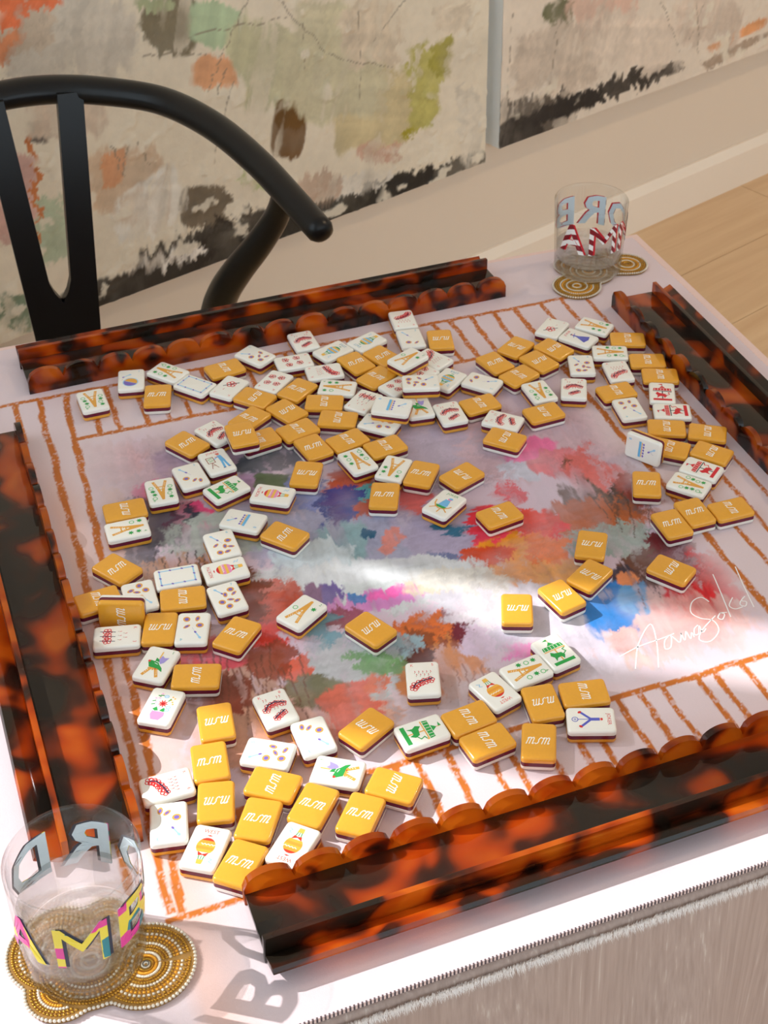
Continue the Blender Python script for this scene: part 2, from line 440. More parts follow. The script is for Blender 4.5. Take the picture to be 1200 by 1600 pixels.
# ------------------------------------------------------------------ measured data
MAT_PATCH = [[-0.1762,0.1388,17.5,-2.4,-2.4,-20.0,222,196,206,0.3,0],
[-0.1328,0.1354,20.6,-3.1,-1.8,-29.9,205,180,200,0.4,0.2],
[-0.1052,0.0567,17.3,-5.0,-6.8,-17.5,196,188,206,0.4,0.2],
[-0.0582,0.0067,14.0,-3.9,-4.5,-19.1,176,176,200,0.4,0.3],
[0.0424,0.0867,11.7,-4.6,-6.9,-18.1,205,190,208,0.4,0.2],
[0.1161,0.0679,12.0,-5.5,-6.8,-17.9,226,198,208,0.4,0.2],
[0.0044,-0.0096,21.1,-11.1,-13.8,-18.4,190,180,205,0.4,0.2],
[-0.0599,-0.0526,12.2,-3.4,-7.9,-36.7,232,236,238,0.5,0.3],
[0.0224,-0.1058,13.1,-5.8,-9.3,-23.9,230,226,236,0.4,0.1],
[0.07,-0.1652,18.2,-5.4,-0.6,-34.9,232,226,238,0.4,0.1],
[0.117,-0.1497,17.4,-7.0,-2.9,-23.0,240,200,196,0.5,0.3],
[-0.054,-0.179,19.3,-7.8,-11.1,-28.0,228,210,214,0.4,0.1],
[-0.1299,-0.155,20.5,-9.7,-18.0,-25.7,232,190,176,0.5,0.3],
[-0.1821,-0.1225,27.2,-7.3,-6.6,-16.8,205,165,145,0.5,0.4],
[-0.2307,-0.0974,41.5,-9.1,-5.5,-13.9,226,180,160,0.5,0.2],
[-0.1005,-0.1177,25.6,-8.7,-12.4,-31.5,208,212,214,0.5,0.4],
[-0.1823,0.1112,63.2,-7.4,-3.9,-57.1,232,130,170,0.5,0.4],
[-0.1624,0.0747,53.1,-12.9,-19.9,-51.6,226,96,140,0.6,0.5],
[-0.1856,0.0756,38.1,-10.7,-16.4,-29.6,38,40,58,0.5,0.24],
[-0.2089,0.1081,99.1,-20.1,-43.2,-112.5,70,74,110,0.5,0.18],
[-0.2131,0.0436,46.5,-9.8,-19.5,-50.5,60,66,84,0.6,0.42],
[-0.1513,0.0442,23.0,-4.4,-7.5,-37.1,196,202,198,0.4,0.4],
[-0.1901,0.0162,32.7,-4.7,-8.2,-54.8,206,160,132,0.5,0.5],
[-0.155,-0.0048,46.2,-12.3,-14.9,-38.3,172,120,90,0.6,0.3],
[-0.1076,0.091,50.8,-14.3,-17.3,-45.2,190,160,190,0.4,0.3],
[-0.0992,0.0946,76.5,-22.0,-30.9,-80.8,92,108,74,0.6,0.3],
[-0.0885,0.123,39.7,-3.1,14.3,-64.7,70,78,86,0.6,0.48],
[-0.081,0.0723,50.6,-15.5,-17.5,-45.6,140,150,200,0.5,0.4],
[-0.0443,0.0624,31.2,-24.3,-28.9,-14.3,186,86,44,0.6,0.3],
[-0.0336,0.0541,124.1,-43.0,-32.4,-84.6,110,176,180,0.5,0.4],
[-0.0602,0.0476,54.1,-11.5,-3.4,-42.0,36,60,130,0.6,0.24],
[-0.0679,0.0065,47.4,-15.7,-16.6,-42.9,160,190,196,0.4,0.4],
[-0.0069,0.0396,56.5,-36.5,-42.4,-33.4,214,120,120,0.6,0.6],
[-0.0393,-0.0084,109.9,-92.1,-66.6,-34.0,226,150,140,0.6,0.5],
[-0.0509,0.007,171.8,-59.4,-68.3,-177.0,30,90,120,0.5,0.18],
[0.0079,-0.007,71.6,-38.0,-57.3,-76.3,60,112,140,0.6,0.3],
[-0.0089,-0.043,50.7,-20.0,-30.8,-79.4,120,128,165,0.6,0.36],
[0.1014,0.0597,42.6,-14.1,-4.6,-60.9,244,140,184,0.4,0.3],
[0.0821,0.0383,55.0,-24.3,-27.1,-70.9,230,230,244,0.4,0.2],
[0.0599,0.014,54.9,-39.5,-45.2,-34.6,222,120,130,0.7,0.7],
[0.1193,0.0392,34.5,-20.8,-24.5,-31.5,230,150,158,0.6,0.6],
[0.1334,0.0116,30.5,-30.1,-38.2,-15.8,224,130,126,0.6,0.7],
[0.0926,0.0769,113.9,-49.7,-40.8,-107.4,250,250,255,0.3,0.1],
[0.1204,-0.0092,25.3,-25.1,-39.6,-16.8,92,66,44,0.7,0.42],
[0.1353,-0.0275,31.6,-41.7,-54.1,-10.7,60,46,36,0.7,0.42],
[0.1107,-0.0345,21.2,-10.4,-16.4,-42.7,184,108,66,0.6,0.36],
[0.1598,-0.0115,37.9,-39.1,-45.2,-18.3,160,70,50,0.6,0.42],
[0.0332,-0.0247,63.9,-27.1,-18.5,-48.0,230,80,104,0.6,0.3],
[0.0355,-0.0072,82.1,-34.4,-24.8,-64.4,224,60,80,0.6,0.24],
[0.045,-0.0548,28.7,-12.8,-12.7,-32.8,238,164,64,0.5,0.3],
[0.0675,-0.0497,45.8,-21.1,-15.9,-41.3,232,130,56,0.5,0.24],
[0.0217,-0.0458,51.0,-16.3,-11.5,-74.0,210,88,52,0.6,0.24],
[0.0696,-0.0227,38.2,-22.6,-37.4,-49.4,226,96,86,0.6,0.3],
[0.0823,-0.0397,116.0,-54.5,-33.7,-87.4,226,60,70,0.5,0.18],
[0.1109,-0.0602,25.9,-11.6,-12.7,-47.8,172,184,180,0.45,0.4],
[0.128,-0.0823,49.9,-19.5,-9.9,-91.1,176,184,180,0.6,0.7],
[0.1451,-0.089,37.6,-26.2,-28.8,-38.1,104,28,38,0.6,0.24],
[0.1571,-0.1186,26.9,-30.8,-34.8,-15.0,206,22,44,0.7,0.36],
[0.1344,-0.1318,34.9,-31.4,-49.4,-38.7,216,50,60,0.7,0.42],
[0.1292,-0.1545,28.3,-25.9,-33.8,-26.8,240,180,176,0.6,0.6],
[0.1107,-0.1006,45.8,-23.8,-16.8,-43.2,110,72,58,0.6,0.36],
[0.0971,-0.1027,75.7,-38.5,-24.5,-63.1,60,50,66,0.6,0.36],
[0.0752,-0.1265,49.1,-11.0,4.4,-41.5,70,136,200,0.6,0.3],
[0.0956,-0.1202,77.6,-40.0,-20.9,-53.8,120,170,214,0.6,0.6],
[0.1013,-0.1043,110.8,-56.8,-52.9,-136.2,234,160,120,0.6,0.4],
[0.0816,-0.1795,49.7,-17.6,-8.5,-96.6,240,200,184,0.5,0.3],
[0.1087,-0.1737,35.7,-11.9,-1.1,-58.2,244,196,190,0.5,0.5],
[-0.0987,-0.0007,36.1,-9.4,-16.5,-62.2,222,232,240,0.5,0.4],
[-0.0873,-0.0237,71.6,-23.3,-37.7,-97.1,236,220,180,0.6,0.6],
[-0.1017,-0.0399,62.4,-13.7,-10.9,-68.8,118,98,160,0.6,0.36],
[-0.1149,-0.0383,61.3,-18.8,-25.4,-65.4,150,120,140,0.6,0.36],
[-0.0724,-0.0619,28.1,-4.9,-0.7,-97.8,228,156,214,0.5,0.6],
[-0.0528,-0.0589,44.3,-8.4,-1.2,-193.5,244,130,196,0.5,0.6],
[-0.0794,-0.0556,113.6,-38.6,-57.5,-147.6,90,140,190,0.5,0.24],
[-0.0917,-0.0717,58.0,-27.4,-56.4,-78.0,150,80,90,0.6,0.36],
[-0.0193,-0.0575,35.7,-11.2,-15.5,-72.4,240,226,206,0.5,0.3],
[0.0708,-0.0851,41.4,-14.3,-10.4,-93.5,240,180,110,0.6,0.6],
[-0.0332,-0.1047,55.0,-7.4,6.0,-50.2,110,42,58,0.6,0.24],
[-0.0502,-0.1015,52.5,-13.0,-8.0,-67.1,222,130,80,0.6,0.36],
[-0.0506,-0.1373,32.1,-12.6,-14.0,-35.7,216,150,100,0.6,0.7],
[-0.0648,-0.1221,72.1,-26.9,-42.2,-107.7,90,44,36,0.6,0.3],
[-0.0575,-0.1086,92.5,-34.7,-24.7,-63.0,150,90,60,0.6,0.36],
[-0.1134,-0.0768,81.7,-37.1,-28.5,-39.6,126,170,186,0.6,0.7],
[-0.088,-0.1194,56.0,-19.7,-32.0,-81.6,140,176,132,0.6,0.36],
[-0.0713,-0.1098,74.8,-27.2,-29.9,-76.4,170,190,200,0.5,0.6],
[-0.1387,-0.1065,91.6,-4.7,11.2,-90.4,222,98,44,0.6,0.18],
[-0.1335,-0.1296,44.9,-14.1,-20.7,-52.6,124,120,90,0.4,0.18],
[-0.1126,-0.1469,47.5,2.8,17.1,-51.1,228,128,112,0.6,0.6],
[-0.0948,-0.1387,77.4,-27.2,-35.5,-90.1,232,150,130,0.6,0.6],
[-0.1414,-0.0523,44.4,-18.7,-19.9,-27.7,220,66,40,0.5,0.18],
[-0.127,-0.0336,61.6,-18.2,-15.3,-39.2,200,110,90,0.6,0.3],
[-0.161,-0.0681,32.9,-6.6,-20.8,-93.9,214,70,52,0.5,0.24],
[-0.153,-0.0305,62.6,-17.1,-11.6,-29.8,120,74,56,0.6,0.36],
[-0.1907,-0.0759,45.1,-11.3,-36.6,-93.3,226,92,110,0.5,0.3],
[-0.193,-0.1092,37.7,-9.6,-20.9,-53.0,128,66,50,0.6,0.36],
[-0.1524,-0.0909,57.4,-16.5,-19.7,-50.1,150,76,56,0.6,0.36],
[-0.1733,-0.1494,41.3,-11.7,-17.2,-43.5,220,176,156,0.5,0.5],
[-0.1712,-0.1838,19.7,-8.8,-29.0,-42.0,214,172,156,0.5,0.3],
[-0.0009,-0.1426,90.9,-39.8,-50.2,-127.9,250,150,214,0.8,0.9],
[-0.0142,-0.1256,54.5,-22.9,-24.6,-62.9,236,216,236,0.5,0.3],
[-0.0165,-0.0976,53.6,-21.9,-28.3,-72.5,240,230,240,0.4,0.2],
[-0.0537,-0.0353,12.6,-4.1,-20.5,-62.7,240,242,246,0.5,0.35],
[-0.0978,0.002,30.9,-8.1,-22.6,-85.1,232,240,246,0.5,0.35],
[-0.0069,-0.0623,25.6,-11.7,-33.8,-65.3,246,242,236,0.4,0.2],
[-0.0032,-0.0994,42.6,-17.9,-18.7,-48.0,244,238,244,0.4,0.1],
[-0.2184,0.0842,109.2,-21.8,-8.1,-21.0,226,190,180,0.5,0.2],
[-0.2051,0.163,34.4,-6.8,-14.3,-37.6,224,190,196,0.4,0.1]]
MAT_DRIPS = [[-0.2085,0.0441,-0.211,0.0199,0.00064,50,44,50],
[-0.2039,0.0385,-0.205,0.0154,0.00064,50,44,50],
[-0.197,0.0434,-0.2009,0.0196,0.00064,50,44,50],
[-0.1931,0.0344,-0.1953,0.0051,0.00064,50,44,50],
[-0.186,0.0399,-0.1944,-0.0059,0.00064,50,44,50],
[-0.1822,0.0309,-0.1853,0.0063,0.00064,50,44,50],
[-0.1755,0.0343,-0.1804,0.0029,0.00064,50,44,50],
[-0.1695,0.0343,-0.1719,-0.0025,0.00064,50,44,50],
[-0.1655,0.0267,-0.1697,0.0009,0.00064,50,44,50],
[-0.1602,0.0239,-0.1662,-0.0098,0.00064,50,44,50],
[-0.1924,-0.0656,-0.1999,-0.1349,0.00064,110,62,46],
[-0.1909,-0.0784,-0.1954,-0.1297,0.00064,110,62,46],
[-0.1848,-0.0725,-0.1986,-0.1452,0.00064,110,62,46],
[-0.1815,-0.0776,-0.1978,-0.1512,0.00064,110,62,46],
[-0.1776,-0.0804,-0.19,-0.1353,0.00064,110,62,46],
[-0.176,-0.0918,-0.1782,-0.1411,0.00064,110,62,46],
[-0.1712,-0.0912,-0.1819,-0.1472,0.00064,110,62,46],
[-0.1662,-0.09,-0.1709,-0.1423,0.00064,110,62,46],
[-0.162,-0.0916,-0.1662,-0.1347,0.00064,110,62,46],
[-0.1557,-0.0858,-0.166,-0.1425,0.00064,110,62,46],
[-0.1494,-0.0805,-0.1602,-0.1282,0.00064,110,62,46],
[-0.1497,-0.0977,-0.1542,-0.1483,0.00064,110,62,46],
[-0.1462,-0.1017,-0.1586,-0.1734,0.00064,110,62,46],
[-0.1415,-0.1016,-0.1467,-0.1559,0.00064,110,62,46],
[-0.1336,-0.0912,-0.1401,-0.148,0.00064,110,62,46],
[-0.0682,-0.1253,-0.0724,-0.161,0.00064,150,92,66],
[-0.0665,-0.1374,-0.0677,-0.1724,0.00064,150,92,66],
[-0.0586,-0.1329,-0.0669,-0.1692,0.00064,150,92,66],
[-0.0543,-0.1377,-0.0564,-0.1721,0.00064,150,92,66],
[-0.0504,-0.1437,-0.0499,-0.1698,0.00064,150,92,66],
[-0.0429,-0.1403,-0.048,-0.1651,0.00064,150,92,66],
[-0.0368,-0.1408,-0.048,-0.1855,0.00064,150,92,66],
[-0.0341,-0.1495,-0.0367,-0.172,0.00064,150,92,66],
[-0.0267,-0.1467,-0.0346,-0.1795,0.00064,150,92,66],
[-0.0222,-0.151,-0.0277,-0.1725,0.00064,150,92,66],
[0.1192,-0.0062,0.1197,-0.0396,0.0008,84,54,40],
[0.1288,-0.0065,0.1216,-0.0556,0.0008,84,54,40],
[0.1362,-0.011,0.1231,-0.0474,0.0008,84,54,40],
[0.145,-0.0127,0.1285,-0.0654,0.0008,84,54,40],
[0.1565,-0.0094,0.1459,-0.0642,0.0008,84,54,40],
[0.1583,-0.0246,0.1512,-0.0671,0.0008,84,54,40],
[0.1081,-0.0959,0.0983,-0.1396,0.00064,80,40,40],
[0.1132,-0.0978,0.1106,-0.1275,0.00064,80,40,40],
[0.1183,-0.0998,0.1134,-0.1336,0.00064,80,40,40]]
WALL_PATCH = [[0.372,0.701,9.5,-1.13,-3.33,-13.98,206,196,182,0.4,0.2],
[0.301,0.735,18.32,-2.46,-5.36,-23.13,198,180,160,0.4,0.3],
[0.296,0.76,13.43,1.13,-0.96,-45.32,228,120,78,0.5,0.4],
[0.28,0.714,50.29,-6.93,-8.15,-33.83,214,140,100,0.7,0.7],
[0.525,0.679,19.05,-1.66,-5.54,-23.76,128,118,96,0.5,0.4],
[0.598,0.661,18.59,-5.34,-9.95,-25.42,172,190,156,0.4,0.3],
[0.502,0.716,24.35,-2.25,-17.37,-78.09,170,176,140,0.5,0.5],
[0.593,0.592,22.46,-1.61,-9.26,-36.18,220,164,124,0.5,0.4],
[0.679,0.588,12.26,-0.67,-3.55,-14.2,196,192,158,0.5,0.3],
[0.72,0.458,27.47,-5.92,-10.03,-24.31,104,70,28,0.27999999999999997,0.3],
[0.721,0.494,31.63,-1.42,-10.89,-39.46,110,78,36,0.5,0.4],
[0.953,0.408,22.18,4.49,-4.55,-33.18,164,152,36,0.5,0.3],
[0.981,0.468,18.6,-4.18,-5.94,-14.66,184,176,104,0.5,0.5],
[1.036,0.504,29.48,0.5,-4.46,-17.91,160,152,70,0.6,0.7],
[0.899,0.456,12.47,-0.12,-3.51,-12.88,206,190,150,0.5,0.3],
[0.81,0.565,9.99,-0.28,-2.37,-9.59,204,196,166,0.5,0.3],
[0.556,0.385,21.82,-1.66,-8.96,-27.45,96,82,64,0.4,0.3],
[0.425,0.458,11.89,-1.22,-5.21,-16.47,206,180,154,0.5,0.4],
[0.47,0.423,13.33,6.9,6.83,-20.99,232,226,216,0.6,0.6],
[0.413,0.492,48.3,-5.11,-10.26,-33.53,216,156,116,0.6,0.5],
[0.645,0.41,27.97,-1.65,-14.35,-46.39,186,192,140,0.5,0.4],
[0.574,0.315,7.0,2.18,0.74,-22.77,48,42,36,0.24499999999999997,0.1],
[0.408,0.288,7.59,1.74,-0.27,-23.73,56,50,44,0.24499999999999997,0.1],
[0.843,0.305,4.91,1.81,0.43,-39.83,48,44,38,0.21,0.05],
[1.025,0.302,8.46,3.55,0.51,-52.02,44,40,36,0.21,0.05],
[0.466,0.329,13.71,2.96,-2.43,-64.79,214,204,192,0.6,0.8],
[0.511,0.324,23.21,2.97,-22.02,-152.09,236,230,222,0.5,0.6],
[0.844,0.337,13.28,4.23,-1.91,-59.36,220,212,200,0.6,0.7],
[0.766,0.35,19.51,-0.69,-10.77,-34.06,196,170,150,0.5,0.5],
[0.246,0.496,26.54,-3.68,-4.81,-14.9,206,166,156,0.4,0.3],
[0.237,0.329,25.49,-3.47,-10.33,-26.86,118,134,112,0.6,0.5],
[0.31,0.435,29.62,-3.69,-6.75,-20.01,176,186,160,0.5,0.5],
[0.309,0.58,52.4,-6.73,-12.75,-44.63,110,100,94,0.7,0.7],
[0.289,0.501,211.5,-12.51,-2.31,-9.48,198,122,74,0.5,0.4],
[0.35,0.597,17.14,-2.07,-7.38,-26.75,210,190,170,0.5,0.3],
[0.887,0.578,12.85,-0.16,-3.76,-15.82,214,198,176,0.5,0.3],
[1.097,0.367,33.54,0.95,-3.96,-14.02,216,206,190,0.5,0.4],
[0.898,0.378,18.42,-0.18,-12.93,-43.72,206,164,144,0.5,0.5],
[1.063,0.57,23.58,0.53,-6.96,-30.47,214,200,180,0.4,0.3],
[1.237,0.34,11.13,5.18,0.03,-18.81,92,84,76,0.6,0.7],
[1.206,0.318,15.63,7.09,-0.07,-23.19,46,42,40,0.27999999999999997,0.15],
[1.314,0.392,40.51,2.85,-3.94,-15.15,58,52,48,0.48999999999999994,0.6],
[1.384,0.347,6.11,3.1,0.16,-49.22,48,44,42,0.24499999999999997,0.1],
[1.505,0.356,11.06,6.0,0.33,-66.21,74,68,62,0.35,0.5],
[1.56,0.348,10.81,6.02,0.25,-74.63,60,54,50,0.35,0.5],
[1.288,0.535,24.4,1.64,-9.69,-43.27,96,100,64,0.7,0.6],
[1.421,0.5,9.92,0.92,-4.7,-20.86,226,190,172,0.5,0.3],
[1.278,0.45,8.97,0.58,-3.46,-14.01,206,190,174,0.5,0.4],
[1.497,0.433,8.15,0.87,-3.83,-16.1,222,206,190,0.5,0.4],
[1.805,0.367,8.74,7.07,7.83,-62.27,224,160,112,0.5,0.4],
[1.81,0.339,7.51,5.69,7.02,-78.86,170,150,132,0.5,0.5],
[1.699,0.424,8.75,1.27,-4.44,-19.4,214,196,180,0.5,0.4]]
WALL_LINES = [[0.656,0.691,0.6,0.612,0.0013,140,128,112],
[0.6,0.612,0.575,0.565,0.0013,140,128,112],
[0.62,0.573,0.578,0.452,0.0013,140,128,112],
[0.61,0.595,0.591,0.56,0.0013,140,128,112],
[0.856,0.648,0.86,0.478,0.0013,140,128,112],
[0.707,0.68,0.798,0.569,0.0013,140,128,112],
[0.798,0.569,0.926,0.515,0.0013,140,128,112],
[0.751,0.631,0.749,0.56,0.0013,140,128,112],
[1.292,0.482,1.273,0.403,0.0013,140,128,112],
[1.311,0.548,1.277,0.474,0.0013,140,128,112],
[1.664,0.47,1.692,0.341,0.0013,140,128,112],
[1.693,0.464,1.655,0.396,0.0013,140,128,112],
[1.561,0.493,1.63,0.376,0.0013,140,128,112],
[0.412,0.531,0.427,0.477,0.0013,140,128,112],
[0.453,0.524,0.47,0.484,0.0013,140,128,112],
[0.437,0.524,0.425,0.483,0.0013,140,128,112],
[0.953,0.626,0.887,0.568,0.0013,140,128,112],
[0.265,0.665,0.307,0.636,0.0013,140,128,112],
[0.549,0.659,0.728,0.646,0.0013,140,128,112],
[0.475,0.648,0.579,0.627,0.0013,140,128,112],
[1.18,0.554,1.171,0.406,0.0013,140,128,112]]
SIGN = [[[0.0609, -0.172], [0.078, -0.168], [0.095, -0.1668], [0.105, -0.1655]], [[0.0654, -0.186], [0.078, -0.166], [0.0945, -0.1515], [0.0905, -0.168], [0.08, -0.1905]], [[0.1, -0.1665], [0.0955, -0.17], [0.0925, -0.1765], [0.0965, -0.1765], [0.101, -0.1695], [0.102, -0.1665], [0.103, -0.17], [0.1045, -0.1745], [0.1085, -0.169], [0.1095, -0.1668], [0.1085, -0.174], [0.112, -0.169], [0.1135, -0.1668], [0.113, -0.174], [0.1165, -0.169], [0.116, -0.1735]], [[0.124, -0.164], [0.12, -0.1665], [0.1175, -0.1715], [0.1205, -0.1715], [0.1245, -0.165], [0.1235, -0.1715], [0.1275, -0.169]], [[0.143, -0.146], [0.14, -0.14], [0.132, -0.142], [0.126, -0.151], [0.129, -0.1585], [0.136, -0.164], [0.1345, -0.174], [0.124, -0.181], [0.118, -0.177], [0.125, -0.169], [0.14, -0.16]], [[0.144, -0.159], [0.1405, -0.1625], [0.1425, -0.165], [0.1465, -0.161], [0.1445, -0.1588], [0.149, -0.16]], [[0.16, -0.1215], [0.1555, -0.14], [0.149, -0.165]], [[0.1605, -0.148], [0.154, -0.1545], [0.156, -0.159], [0.162, -0.159]], [[0.164, -0.153], [0.1615, -0.1565], [0.164, -0.159], [0.167, -0.1555], [0.1645, -0.153], [0.169, -0.15]], [[0.179, -0.12], [0.174, -0.14], [0.169, -0.162]]]
